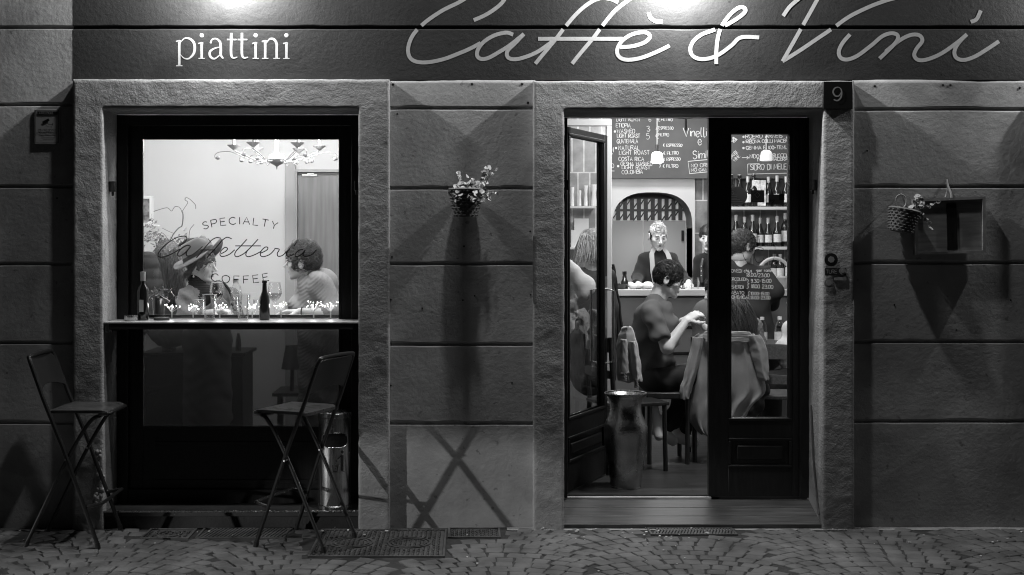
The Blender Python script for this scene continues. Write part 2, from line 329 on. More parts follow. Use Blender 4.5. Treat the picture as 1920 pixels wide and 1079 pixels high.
def rect(x0, x1, ya, yb):
    a = gp((x0 + x1) / 2, yb)[1]; b = gp(x0, ya)[1]; s = F / (D + (a + b) / 2); return ((x0 - 880) / s, (x1 - 880) / s, a, min(b, -.03))
H_grate1 = rect(375, 540, 989, 1009); H_round = rect(272, 362, 992, 1010); H_big = rect(590, 836, 993, 1044); H_small = rect(840, 938, 988, 1008); H_grate2 = rect(1215, 1376, 986, 1003)
HOLES = [H_grate1, H_round, H_big, H_small, H_grate2]
M_stone = mat('basalt_sett', .095, .7, bump=.5, bscale=70, var=.4, vscale=6, dist=.003, vdetail=7, spec=.35)
struct(MB().box((-40, -30, -.30), (40, .3, -.007)), 'ground', mat('sandy_joint', .028, .95, bump=.6, bscale=120, var=.4, vscale=20), smooth=False)
struct(paving(), 'cobbled_street', M_stone, sharp=50)
struct(MB().box((PX(950), -.075, -.04), (4.6, -.001, -.002)).box((-4.6, -.045, -.04), (PX(1000), -.002, -.010)), 'kerb_strip', plaster_mat('old_mortar', .24, bump=1, fine=90, coarse=20, blot=.4), smooth=False)
lit = MB()
for i in range(70):
    x, y = random.uniform(-2.6, 3.2), -abs(random.gauss(.0, .35)) - .03
    if random.random() < .5: x = random.uniform(.4, 1.4)
    s_ = random.uniform(.003, .009); lit.box((-s_, -s_ * .6, 0), (s_, s_ * .6, s_ * .5), Matrix.Translation((x, y, .004)) @ Matrix.Rotation(random.uniform(0, 3), 4, 'Z'))
tag(lit.build('grit', mat('pale_grit', .5, .8), smooth=False), 'pale crumbs and grit scattered over the paving', 'grit', kind='stuff')
twig = MB(); x_, y_ = gp(1812, 985); twig.tube([(x_ - .05, y_ - .02, .01), (x_ + .02, y_, .018), (x_ + .1, y_ - .03, .006)], [.008, .012, .004]).tube([(x_ - .09, y_, .008), (x_ + .03, y_ - .01, .012)], .006)
tag(twig.build('leaf_litter', mat('dead_leaf', .05, .8)), 'small dark scrap of litter lying at the wall foot under the framed board', 'litter')

def cover(name, H, label, ring=(), grid=0, bars=0, frame=.012):
    x0, x1, y0, y1 = H; t = thing(name, ((x0 + x1) / 2, (y0 + y1) / 2, -.02), label, 'manhole cover' if not bars else 'drain grate')
    f = MB().box((x0, y0, -.03), (x1, y0 + frame, .004)).box((x0, y1 - frame, -.03), (x1, y1, .004)).box((x0, y0 + frame, -.03), (x0 + frame, y1 - frame, .004)).box((x1 - frame, y0 + frame, -.03), (x1, y1 - frame, .004))
    f.build('cover_frame', M_iron, t, bevel=.002, smooth=False); b = MB(); i0, i1, j0, j1 = x0 + frame + .003, x1 - frame - .003, y0 + frame + .003, y1 - frame - .003
    if bars:
        n = bars
        for k in range(n):
            xa = i0 + (i1 - i0) * k / n; b.add([(xa, j0, .003), (xa + .012, j0, .003), (xa + .05, j1, .003), (xa + .038, j1, .003), (xa, j0, -.03), (xa + .012, j0, -.03), (xa + .05, j1, -.03), (xa + .038, j1, -.03)], [(0, 1, 2, 3), (0, 4, 5, 1), (3, 2, 6, 7), (0, 3, 7, 4), (1, 5, 6, 2)])
    else:
        b.box((i0, j0, -.03), (i1, j1, -.004))
        for cx, cy, rr in ring:
            cx, cy = i0 + cx * (i1 - i0), j0 + cy * (j1 - j0)
            for r_ in (rr, rr * .82): b.lathe([(r_, -.004), (r_, .003), (r_ - .009, .003), (r_ - .009, -.004)], (cx, cy, 0), 36)
        if grid:
            x = i0 + .012
            while x < i1 - .01:
                y = j0 + .012
                while y < j1 - .01:
                    near = any(abs(math.hypot(x - (i0 + cx * (i1 - i0)), y - (j0 + cy * (j1 - j0))) - rr * .91) < rr * .14 + .006 for cx, cy, rr in ring)
                    if not near: b.box((-.008, -.0035, -.004), (.008, .0035, .002), Matrix.Translation((x, y, 0)) @ Matrix.Rotation(R(45 if (int(x / grid) + int(y / grid)) % 2 else -45), 4, 'Z'))
                    y += grid
                x += grid
    b.build('cover_plate' if not bars else 'grate_bars', M_iron, t, smooth=False)
cover('drain_grate', H_grate1, 'slatted iron drain grate in front of the shop window sill', bars=22)
cover('manhole_cover', H_round, 'small square cover with a round rim, left of the window drain grate', ring=((.5, .5, .075),), grid=.03)
cover('manhole_cover', H_big, 'large rectangular twin-ring iron cover beside the tall stool feet', ring=((.27, .5, .12), (.73, .5, .12)), grid=.026)
cover('manhole_cover', H_small, 'small studded iron cover at the foot of the middle wall pier', grid=.022)
cover('drain_grate', H_grate2, 'dark slatted drain grate set below the cafe doorstep', bars=26)

# ---------------------------------------------------------------- the facade
PJ = .06                                # how far the surrounds stand proud
B = thing('cafe_building', (0, .1, 0), 'rendered cafe front with painted sign band, lit shop window and open double door', 'building')
def relief(x, z, amp, rough): 
    v = Vector((x, 0, z)); return amp * (noise.noise(v * 2.2) * 1.2 + noise.noise(v * 9) * .5 * rough + noise.noise(v * 24) * .35 * rough)
def groove(z, gs):
    d = min((abs(z - g_) for g_ in gs), default=9); return .014 * max(0, min(1, (.0115 - d) / .005))
def wall_panel(mb, x0, x1, z0, z1, gs, amp=.0022, y=0, rough=.6, step=.016):
    zs = set([z0, z1]); n = int((z1 - z0) / .022)
    zs |= {z0 + (z1 - z0) * i / n for i in range(n + 1)}
    zs = {z for z in zs if all(abs(z - g_) > .02 for g_ in gs)}
    for g_ in gs:
        for o in (-.02, -.0135, -.0115, -.009, -.0065, 0, .0065, .009, .0115, .0135, .02): zs.add(g_ + o)
    zs = sorted(z for z in zs if z0 <= z <= z1); nx = int((x1 - x0) / step) + 1
    xs = [x0 + (x1 - x0) * i / nx for i in range(nx + 1)]; vs = []
    for z in zs:
        for x in xs:
            wob = .0018 * noise.noise(Vector((x * 6, z, 3)))
            vs.append((x, y + groove(z + wob, gs) + relief(x, z, amp, rough), z))
    m = nx + 1; mb.add(vs, [(j * m + i, j * m + i + 1, (j + 1) * m + i + 1, (j + 1) * m + i) for j in range(len(zs) - 1) for i in range(nx)])
GL = [PZ(q) for q in (197, 350, 495, 643, 793)]; GM = [PZ(q) for q in (203, 353, 495, 646, 794)]; GR = [PZ(q) for q in (205, 350, 493, 641, 790)]; GF = PZ(52)
xa, xb, xc_, xd = PX(137), PX(730), PX(1000), PX(1602)
zt = PZ(150); TOP = 3.9
w = MB()
wall_panel(w, -4.6, xa, -.05, TOP, GL + [GF])
w.build('left_wall', M_wall, B, sharp=180)
w = MB(); wall_panel(w, xb - .012, xc_ + .012, -.05, zt, GM); w.build('middle_wall', M_wall, B, sharp=180)
w = MB(); wall_panel(w, xd - .012, 4.8, -.05, zt, GR); w.build('right_wall', M_wall, B, sharp=180)
f_ = MB(); wall_panel(f_, xa, 4.8, zt, TOP, [GF], amp=0, y=-.001); fas = f_.build('sign_band', M_fascia, B, sharp=180)

def surround(name, X, Z, ox, oz, amp):
    """U-shaped raised frame: X, Z outer rectangle, ox = opening (x0, x1), oz = opening (z0, z1)"""
    e = .007; mb = MB()
    def axis(a, marks, st):
        out = set()
        ms = sorted(marks)
        for i in range(len(ms) - 1):
            n = max(1, int((ms[i + 1] - ms[i]) / st)); out |= {round(ms[i] + (ms[i + 1] - ms[i]) * k / n, 6) for k in range(n + 1)}
        return sorted(out)
    xm = [X[0], X[0] + e, ox[0] - e, ox[0], ox[1], ox[1] + e, X[1] - e, X[1]]; zm = [Z[0], oz[0], oz[1], oz[1] + e, Z[1] - e, Z[1]]
    if oz[0] > Z[0]: zm.append(oz[0] - e)
    xs, zs = axis(0, xm, .013), axis(1, zm, .013); nx, nz = len(xs), len(zs); idx = {}; vs = []
    def keep(i, j):
        cx, cz = (xs[i] + xs[i + 1]) / 2, (zs[j] + zs[j + 1]) / 2; return not (ox[0] < cx < ox[1] and oz[0] < cz < oz[1])
    cells = {(i, j) for i in range(nx - 1) for j in range(nz - 1) if keep(i, j)}
    def vid(i, j):
        if (i, j) not in idx:
            x, z = xs[i], zs[j]; n4 = sum((a, b) in cells for a in (i - 1, i) for b in (j - 1, j))
            y = -PJ - relief(x, z, amp, 1.5) - .25 * amp * noise.noise(Vector((x, 9, z)) * 45)
            if n4 < 4: y += .006; 
            if n4 < 4: x += .0025 * noise.noise(Vector((3, z * 14, x))) ; z += .0025 * noise.noise(Vector((x * 14, 5, z)))
            idx[(i, j)] = len(vs); vs.append((x, y, z))
        return idx[(i, j)]
    fs = [(vid(i, j), vid(i + 1, j), vid(i + 1, j + 1), vid(i, j + 1)) for i, j in sorted(cells)]
    back = {}
    def bid(i, j, yb):
        k = (i, j, yb)
        if k not in back: v = vs[idx[(i, j)]]; back[k] = len(vs); vs.append((v[0], yb, v[2]))
        return back[k]
    for i, j in sorted(cells):
        for (da, db, p, q) in ((-1, 0, (i, j + 1), (i, j)), (1, 0, (i + 1, j), (i + 1, j + 1)), (0, -1, (i, j), (i + 1, j)), (0, 1, (i + 1, j + 1), (i, j + 1))):
            if (i + da, j + db) not in cells:
                inner = 0 <= i + da < nx - 1 and 0 <= j + db < nz - 1
                yb = .262 if inner else .02
                fs.append((idx[q], idx[p], bid(*p, yb), bid(*q, yb)))
    mb.add(vs, fs); return mb.build(name, M_surr, B, sharp=60)
s_ = lambda px: PX(px, -PJ); sz = lambda py: PZ(py, -PJ)
WX, WZ = (s_(193), s_(672)), (sz(961), sz(204)); DX, DZ = (s_(1058), s_(1543)), (-.05, sz(207))
surround('window_surround', (s_(136), s_(730)), (-.05, sz(149)), WX, (-.05, WZ[1]), .0024)
MB().box((WX[0], -.03, -.05), (WX[1], .24, WZ[0] - .029)).build('plinth', plaster_mat('dark_plinth', .045, bump=1, blot=.5), B, bevel=.004)
surround('door_surround', (s_(1000), s_(1602)), (-.05, sz(152)), DX, DZ, .0024)
MB().box((WX[0], -.045, WZ[0] - .028), (WX[1], .24, WZ[0] - .004)).build('window_sill', mat('dark_stone', .05, .5, bump=.4, bscale=50, var=.3), B, bevel=.004)
MB().box((WX[0], -.052, WZ[0] - .003), (WX[1], -.040, WZ[0] + .006)).build('sill_trim', M_steel, B, bevel=.001)
surround('window_surround', (s_(1962), s_(2560)), (-.05, sz(152)), (s_(2020), s_(2500)), (sz(961), sz(207)), .0024)
MB().box((s_(2018), -.03, -.04), (s_(2502), -.005, sz(205))).build('shutter', M_black, B)
chip = MB()
for cx, cy, n in ((186, 868, 10), (184, 925, 14), (189, 900, 8)):
    for k in range(n): chip.sphere((s_(cx + random.uniform(-6, 6)), -PJ - .001, sz(cy + random.uniform(-22, 22))), random.uniform(.006, .014), 6, 4, (1, .35, 1.2))
chip.build('broken_plaster', plaster_mat('bare_plaster', .5, bump=1), B)
M_hole = mat('dark_hole', .006, .9)
for px, py in ((737, 159), (885, 158), (979, 158), (990, 193), (745, 214), (1640, 162), (1768, 160), (1782, 160), (1912, 165), (870, 462), (994, 434), (735, 482), (995, 553), (792, 578), (868, 563), (733, 562), (890, 555), (733, 723), (960, 718), (1677, 572), (1895, 563), (1793, 619), (107, 372), (1626, 283)):
    MB().sphere((PX(px), -.001 if px not in range(1602, 1606) else 0, PZ(py)), .0075 if py < 200 else .005, 8, 6, (1, .35, 1)).build('screw_hole', M_hole, B)

# lettering painted on the band
def onwall(px, py): return (PX(px), -.0016, PZ(py))
ingroove = lambda z: abs(z - GF) < .0115
def z2(l): return [(700 + x / 3.082, y / 3.082) for x, y in l]
def z3(l): return [(1300 + x / 3.082, y / 3.082) for x, y in l]
sign = MB(); SW = 7.2
for pts in (z2([(580, 118), (640, 92), (700, 55), (748, 12), (770, -40), (740, -90), (680, -92), (590, -45), (500, 12), (400, 62), (300, 130), (232, 200), (203, 270), (207, 325), (240, 355), (305, 362), (400, 345), (490, 312), (560, 282), (620, 250)]),
    z2([(808, 202), (768, 190), (700, 206), (640, 242), (606, 285), (600, 322), (622, 342), (665, 336), (730, 300), (790, 262), (870, 198)]), z2([(870, 198), (820, 250), (776, 295), (776, 330), (808, 344), (862, 336), (950, 300), (1055, 226)]),
    z2([(936, 370), (985, 310), (1055, 226), (1110, 155), (1180, 75), (1250, 18), (1310, -8), (1370, -4), (1415, 16)]), z2([(1148, 370), (1200, 305), (1270, 222), (1320, 155), (1390, 70), (1460, 12), (1520, -25), (1590, -30), (1640, -5)]),
    z2([(952, 226), (1440, 226)]), z2([(1425, 275), (1500, 268), (1568, 246), (1598, 214), (1580, 191), (1535, 190), (1478, 208), (1430, 246), (1408, 295), (1424, 333), (1472, 347), (1550, 335), (1640, 300), (1712, 265)]), z2([(1590, 74), (1602, 104), (1632, 125), (1670, 126)]),
    z3([(380, 218), (275, 218), (220, 264), (155, 312), (95, 338), (35, 342), (-6, 322), (-18, 282), (2, 238), (50, 200), (120, 174), (200, 140), (268, 98), (300, 66), (290, 46), (258, 48), (210, 88), (165, 150), (142, 215), (132, 300), (132, 372)]),
    z3([(518, 94), (555, 42), (608, -5), (680, -60)]), z3([(745, -60), (715, 0), (640, 135), (515, 356)]), z3([(515, 356), (620, 290), (720, 222), (805, 165), (900, 98), (1000, 48), (1080, 16), (1160, -8), (1260, -25)]),
    z3([(905, 200), (862, 250), (840, 300), (852, 336), (892, 345), (950, 322), (1030, 262), (1090, 212), (1140, 194), (1176, 202), (1180, 228), (1150, 268), (1075, 340)]), z3([(1110, 300), (1190, 236), (1255, 204), (1305, 206), (1322, 238), (1288, 285), (1276, 322), (1300, 348), (1350, 345), (1430, 312), (1520, 250), (1580, 200)]),
    z3([(1580, 200), (1530, 252), (1508, 300), (1520, 336), (1562, 348), (1622, 330), (1690, 290), (1765, 240)]), z3([(1602, 128), (1636, 112), (1660, 62)])):
    n = 18 if len(pts) > 2 else 90
    sign.ribbon(cr(pts, n) if len(pts) > 2 else [(pts[0][0] + (pts[1][0] - pts[0][0]) * k / n, pts[0][1] + (pts[1][1] - pts[0][1]) * k / n) for k in range(n + 1)], SW, onwall, ingroove)
sign.build('script_lettering', M_paint, B, smooth=False)
def z1(l): return [(x / 2.569, y / 2.569) for x, y in l]
def seg(mb, a, b, w, f, n=12): mb.ribbon([(a[0] + (b[0] - a[0]) * k / n, a[1] + (b[1] - a[1]) * k / n) for k in range(n + 1)], w, f)
ps = MB()
def stem(x, y0, y1, w=4.7, foot=True, flag=True):
    a, b = z1([(x, y0), (x, y1)]); seg(ps, a, b, [w * (1.25 if k < 2 else 1) for k in range(13)], onwall)
    if foot: seg(ps, (b[0] - 6, b[1]), (b[0] + 6, b[1]), 2, onwall)
    if flag: seg(ps, (a[0] - 6.5, a[1] + 2.5), (a[0] + 1, a[1] + .5), 2.6, onwall)
def crv(pts, ws):
    q = cr(z1(pts), 8); n = len(q); m = len(ws) - 1
    ps.ribbon(q, [.78 * np.interp(i / (n - 1) * m, range(m + 1), ws) for i in range(n)], onwall)
stem(864, 195, 318); crv([(868, 208), (890, 186), (918, 190), (937, 215), (935, 255), (912, 282), (888, 282), (868, 262)], [1.5, 3, 5.5, 6.5, 6, 4, 2.5, 1.5])
for x in (972, 1232, 1380):
    stem(x, 205, 283); ps.sphere(onwall(x / 2.569, 172 / 2.569), .0125, 12, 6, (1, .1, 1))
crv([(1014, 210), (1022, 192), (1042, 188), (1060, 204), (1064, 235), (1064, 266), (1076, 283)], [4.5, 3, 3.5, 5.5, 6, 6, 3]); crv([(1062, 228), (1035, 234), (1012, 250), (1014, 274), (1034, 284), (1060, 266)], [2, 3.5, 5.5, 6, 4, 2])
for x in (1114, 1166):
    crv([(x, 160), (x, 200), (x, 262), (x + 10, 280), (x + 30, 276)], [5.5, 6, 6, 4.5, 2]); seg(ps, *z1([(x - 20, 192), (x + 26, 192)]), 2.6, onwall)
stem(1278, 195, 283); crv([(1282, 212), (1298, 190), (1318, 190), (1332, 210), (1333, 245), (1333, 283)], [2, 3.5, 5.5, 6.2, 6.2, 6.2]); seg(ps, *z1([(1317, 283), (1349, 283)]), 2, onwall)
ps.build('small_lettering', M_paint, B, smooth=False)

# rooms' shell behind the facade
FL = .13
inn = MB()
for x0, x1, z0, z1_ in ((-4.6, PX(206, .28), -.05, 3.3), (PX(676, .28), PX(1052, .28), -.05, 3.3), (PX(1546, .28), 4.8, -.05, 3.3), (PX(206, .28), PX(676, .28), PZ(216, .28), 3.3), (PX(206, .28), PX(676, .28), -.05, PZ(950, .28)), (PX(1052, .28), PX(1546, .28), PZ(220, .28), 3.3)):
    inn.box((x0, .265, z0), (x1, .36, z1_))
struct(inn, 'inner_front_wall', mat('inner_wall_paint', .75, .8), smooth=False)
# door ramp, threshold
M_plank = wood_mat('worn_step_boards', .05, .45, 0, 5, .45)
rp = MB(); y0, y1 = -.035, .235
for k in range(3):
    a, b = y0 + (y1 - y0) * k / 3, y0 + (y1 - y0) * (k + 1) / 3 - .004; za, zb = .022 + .088 * k / 3, .022 + .088 * (k + 1) / 3 - .001
    rp.add([(DX[0], a, za), (DX[1], a, za), (DX[1], b, zb), (DX[0], b, zb), (DX[0], a, -.03), (DX[1], a, -.03), (DX[1], b, -.03), (DX[0], b, -.03)], [(0, 1, 2, 3), (4, 5, 1, 0), (3, 2, 6, 7), (0, 3, 7, 4), (1, 5, 6, 2)])
rp.build('doorstep', M_plank, B, bevel=.002, smooth=False)
MB().box((DX[0], .236, .05), (PX(1334, .236), .262, .122)).build('threshold', mat('worn_threshold', .45, .5, bump=.3, bscale=40, var=.3), B, bevel=.004)
hg = MB()
for px, py, y in ((208, 350, .05), (669, 348, .05), (1064, 347, .06), (1528, 347, .06)):
    sgn = 1 if px in (208, 1064) else -1
    xw = {208: WX[0], 669: WX[1], 1064: DX[0], 1528: DX[1]}[px]; z = PZ(py, y)
    hg.box((min(xw, xw + sgn * .035), y, z - .03), (max(xw, xw + sgn * .035), y + .035, z + .03)); hg.tube([(xw + sgn * .02, y + .015, z - .055), (xw + sgn * .02, y + .015, z - .02)], .008)
hg.build('shutter_pin', M_blackmetal, B, bevel=.003)
cb = MB(); cb.tube(cr([(DX[1] - .004, .16, PZ(760, .16)), (DX[1] - .012, .10, PZ(850, .1)), (DX[1] - .006, .04, PZ(930, .04)), (DX[1] - .01, -.01, PZ(965, 0))], 6), .005, 6)
cb.build('wall_cable', mat('grey_cable', .06, .6), B)

# shop window
SW_ = MB().pbox(207, 268, 216, 950, .245, .262).pbox(635, 673, 216, 950, .245, .262).pbox(268, 635, 216, 262, .245, .262).pbox(268, 635, 800, 950, .245, .262)
win = SW_.build('window_frame', M_black, B, bevel=.003)
MB().pbox(207, 240, 216, 950, .215, .244).pbox(658, 673, 216, 950, .215, .244).pbox(240, 658, 216, 236, .215, .244).pbox(240, 658, 918, 950, .215, .244).build('outer_casing', M_black, win, bevel=.004)
MB().pbox(262, 268, 262, 800, .236, .2445).pbox(635, 640, 262, 800, .236, .2445).pbox(268, 635, 257, 262, .236, .2445).pbox(268, 635, 800, 806, .236, .2445).pbox(290, 612, 828, 836, .238, .2445).pbox(290, 612, 900, 908, .238, .2445).build('bead', M_black, win, bevel=.002)
GY = .27
MB().add([P(266, 260, GY), P(637, 260, GY), P(637, 606, GY), P(266, 606, GY)], [(3, 2, 1, 0)]).build('upper_pane', M_glass, win, smooth=False)
m_low = glass_mat('dimmed_lower_glass', .075, .5, .08); _N = m_low.node_tree.nodes; _L = m_low.node_tree.links  # under-counter dimness and haze put into the pane's tint and translucence
_t = _N.new('ShaderNodeBsdfTranslucent'); _t.inputs[0].default_value = g(.03); _a = _N.new('ShaderNodeAddShader'); _s = _N['Mix Shader'].outputs[0]; _L.new(_s, _a.inputs[0]); _L.new(_t.outputs[0], _a.inputs[1]); _L.new(_a.outputs[0], _N['Material Output'].inputs[0])
MB().add([P(266, 606, GY), P(637, 606, GY), P(637, 802, GY), P(266, 802, GY)], [(3, 2, 1, 0)]).build('lower_pane', m_low, win, smooth=False)
def onglass(px, py): return tuple(P(px, py, GY - .002))
def z5(l): return [(260 + x / 4.8, 400 + y / 4.8) for x, y in l]
M_decal = mat('dark_window_lettering', .02, .6)
caf = MB()
for pts in (
    [(355, 297), (400, 272), (432, 238), (428, 212), (392, 208), (330, 226), (255, 275), (195, 335), (174, 378), (195, 396), (255, 386), (330, 350), (372, 322)],
    [(470, 300), (440, 290), (400, 308), (362, 345), (350, 375), (368, 388), (402, 370), (440, 335), (470, 300)], [(470, 300), (440, 335), (428, 368), (442, 386), (480, 376), (530, 340), (575, 300)],
    [(520, 402), (560, 355), (610, 295), (655, 245), (700, 221), (740, 226)], [(615, 402), (660, 350), (710, 295), (755, 242), (798, 218), (838, 232)], [(552, 332), (690, 332)],
    [(742, 366), (785, 342), (800, 318), (775, 310), (742, 340), (733, 376), (756, 391), (815, 372), (865, 330)], [(975, 235), (925, 290), (875, 345), (866, 380), (890, 392), (945, 366), (985, 330)], [(1075, 235), (1025, 290), (975, 345), (966, 380), (992, 392), (1050, 372), (1100, 345)], [(870, 295), (1100, 295)],
    [(1100, 360), (1150, 335), (1163, 312), (1140, 306), (1105, 338), (1096, 378), (1122, 392), (1180, 372), (1225, 326)], [(1222, 318), (1265, 326), (1248, 362), (1256, 388), (1295, 380), (1345, 335), (1362, 318)], [(1362, 318), (1330, 362), (1338, 386), (1368, 384), (1400, 366)], [(1420, 262), (1398, 298)],
    [(1480, 328), (1440, 336), (1408, 372), (1420, 392), (1460, 375), (1500, 332)], [(1500, 332), (1480, 372), (1500, 390), (1560, 372), (1600, 330)]):
    caf.ribbon(cr(z5(pts), 8), 1.9, onglass)
caf.build('script_lettering', M_decal, win, smooth=False)
def arctext(mb, txt, cx, cy, rad, h, w, f, up=True, wide=1.15, gap=.36, span=None):
    ws = []
    for ch in txt: st, wd = glyphs(ch, h, gap=0, wide=wide); ws.append(max(max((p[0] for s in st for p in s), default=0), .02 * h))
    tot = sum(ws) + gap * h * (len(txt) - 1); x = -tot / 2
    for ch, cw in zip(txt, ws):
        st, _ = glyphs(ch, h, gap=0, wide=wide); a = (x + cw / 2) / rad
        for s in st:
            q = [(p[0] - cw / 2, p[1]) for p in s]; a_ = a if up else -a; ca, sa = math.cos(a_), math.sin(a_)
            base = (cx + rad * math.sin(a), cy - rad * math.cos(a)) if up else (cx + rad * math.sin(a), cy + rad * math.cos(a))
            q = [(base[0] + u * ca + v * sa, base[1] + u * sa - v * ca) for u, v in q]
            mb.ribbon(q, w, f)
        x += cw + gap * h
cf = MB()
arctext(cf, 'SPECIALTY', 450, 421 + 240, 240, 13.5, 1.65, onglass, wide=1.4, gap=.45)
arctext(cf, 'COFFEE', 450, 532 - 260, 260, 14, 1.65, onglass, up=False, wide=1.4, gap=.6)
cf.build('arched_lettering', M_decal, win, smooth=False)
# ---------------------------------------------------------------- cafe door
def leafbox(mb, u0, u1, v0, v1, z0, z1, O, U):          # box in the plane of a door leaf: u along it, v through it
    Vn = Vector((-U.y, U.x, 0)); vs = [O + U * u + Vn * v + Vector((0, 0, z)) for z in (z0, z1) for v in (v0, v1) for u in (u0, u1)]
    mb.add(vs, [(0, 2, 3, 1), (4, 5, 7, 6), (0, 1, 5, 4), (1, 3, 7, 5), (3, 2, 6, 7), (2, 0, 4, 6)])
def leaf(O, U, wd, z0, z1, zg0, zg1, sl, sr, name='door_leaf', inner=False):
    def bx(*a): m_ = MB(); leafbox(m_, *a, O, U); return m_
    f = MB(); T = .045
    for a in ((0, sl, 0, T, z0, z1), (wd - sr, wd, 0, T, z0, z1), (sl, wd - sr, 0, T, zg1, z1), (sl, wd - sr, 0, T, zg0 - .10, zg0), (sl, wd - sr, 0, T, z0, z0 + .17), (sl, wd - sr, .012, T - .012, z0 + .17, zg0 - .10)): leafbox(f, *a, O, U)
    lf = f.build(name, M_black, B, bevel=.002)
    m = MB()
    for a, b, c, d in ((sl, wd - sr, zg0, zg1), (sl, wd - sr, z0 + .17, zg0 - .10)):
        for v in ((-.006, .012), (T - .012, T + .006)):
            for q in ((a, b, c, c + .018), (a, b, d - .018, d), (a, a + .018, c + .018, d - .018), (b - .018, b, c + .018, d - .018)): leafbox(m, q[0], q[1], v[0], v[1], q[2], q[3], O, U)
    m.build('moulding', M_black, lf, bevel=.004)
    p_ = MB(); leafbox(p_, sl + .05, wd - sr - .05, -.002, T + .002, z0 + .215, zg0 - .145, O, U); p_.build('raised_panel', M_black, lf, bevel=.009)
    gl = MB(); gl.add([O + U * u + Vector((-U.y, U.x, 0)) * T * .5 + Vector((0, 0, z)) for u, z in ((sl, zg0), (wd - sr, zg0), (wd - sr, zg1), (sl, zg1))], [(0, 1, 2, 3)])
    gl.build('door_pane', M_glass, lf, smooth=False); return lf
MB().pbox(1500, 1522, 221, 934, .225, .30).build('door_jamb', M_black, B, bevel=.003); MB().pbox(1058, 1064, 221, 934, .225, .30).build('door_jamb', M_black, B, bevel=.003)
Y2 = .245; z0_, z1_ = PZ(931, Y2), PZ(221, Y2)
xl, xr = PX(1329, Y2), PX(1508, Y2)
right_leaf = leaf(Vector((xl, Y2, 0)), Vector((1, 0, 0)), xr - xl, z0_, z1_, PZ(790, Y2), PZ(246, Y2), .117, .073)
O2 = Vector((PX(1061, .26) + .004, .262, 0)); E2 = Vector((PX(1139, .88), .88, 0)); U2 = (E2 - O2).normalized()
M_black2 = mat('door_black_gloss', .015, .3, coat=.3)
left_leaf = leaf(O2, U2, (E2 - O2).length, FL + .012, z1_ - .05, FL + .44, z1_ - .085, .03, .05)
t = thing('pale_pilaster', (PX(1142, 1.2), 1.2, FL), 'pale narrow pilaster and lintel standing just behind the open door leaf', 'pilaster')
MB().box((PX(1137, 1.2), 1.2, FL), (PX(1147, 1.2), 1.26, PZ(236, 1.2))).build('upright', mat('pilaster_paint', .5, .6), t, bevel=.003)
MB().box((PX(1040, 1.2), 1.2, PZ(236, 1.2)), (PX(1147, 1.2), 1.26, PZ(224, 1.2))).build('lintel', mat('pilaster_paint'), t, bevel=.003)
hd = MB(); Vn = Vector((-U2.y, U2.x, 0)); ul = (E2 - O2).length - .04
for sg in (-1, 1):
    b0 = O2 + U2 * ul + Vn * (.0225 + sg * .025); a = [b0 + Vector((0, 0, .86)), b0 + Vn * sg * .05 + Vector((0, 0, .87)), b0 + Vn * sg * .05 + Vector((0, 0, 1.33)), b0 + Vector((0, 0, 1.34))]
    hd.tube(a, .009, 8)
hd.build('pull_handle', M_steel, left_leaf)
lp = MB(); leafbox(lp, ul - .018, ul + .018, .046, .05, .62, 1.42, O2, U2); leafbox(lp, ul - .018, ul + .018, -.005, -.001, .62, 1.42, O2, U2); lp.build('lock_plate', M_steel, left_leaf, bevel=.001)
# writing on the right pane
def ondoor(px, py): return tuple(P(px, py, Y2 + .0225 - .003))
M_chalk = mat('chalk_pen_white', .8, .8, emit=0); hr = MB(); random.seed(3)
for txt, x, y, h in (('GIOVEDI', 1365, 511, 6), ('chius', 1395, 511, 6.5), ('*per ramo', 1417, 510, 6), ('18.00/23.00', 1399, 519, 7), ('MERCOLEDI', 1364, 526, 5.5), ('VENERDI', 1366, 541, 6), ('9.30-15.00', 1408, 530.5, 7), ('1800 23.00', 1408, 540.5, 7), ('SABATO', 1367, 552, 6), ('DOMENICA', 1367, 560, 6), ('10.00-15.00', 1407, 553.5, 6), ('18.00-23.00', 1407, 561.5, 6)):
    write(hr, txt, x, y, h, .85, lambda a, b, y=y: ondoor(a, 2 * y - b), jit=.05, gap=.17, wide=1.0, ang=random.uniform(-2, 1))
for x, y, c in ((1400, 541, '}'), (1402, 561, '{')): write(hr, c, x, y, 17 if c == '}' else 14, .85, lambda a, b, y=y: ondoor(a, 2 * y - b))
hr.build('opening_hours', M_pen, right_leaf, smooth=False)
ow = MB(); ow.ribbon(cr([(1424, 444), (1408, 448), (1396, 462), (1393, 476), (1398, 488), (1406, 496)], 8), 1.0, ondoor); ow.ribbon(cr([(1416, 463), (1430, 466), (1429, 470), (1418, 468), (1414, 480), (1420, 492), (1430, 489), (1431, 484)], 8), 1.1, ondoor)
ow.ribbon(cr([(1447, 449), (1453, 462), (1452, 480), (1448, 492)], 8), .7, ondoor); ow.ribbon([(1419, 448), (1419, 463)], .8, ondoor); ow.ribbon([(1424, 448), (1424, 463)], .8, ondoor)
ow.build('line_drawing', M_decal, right_leaf, smooth=False)
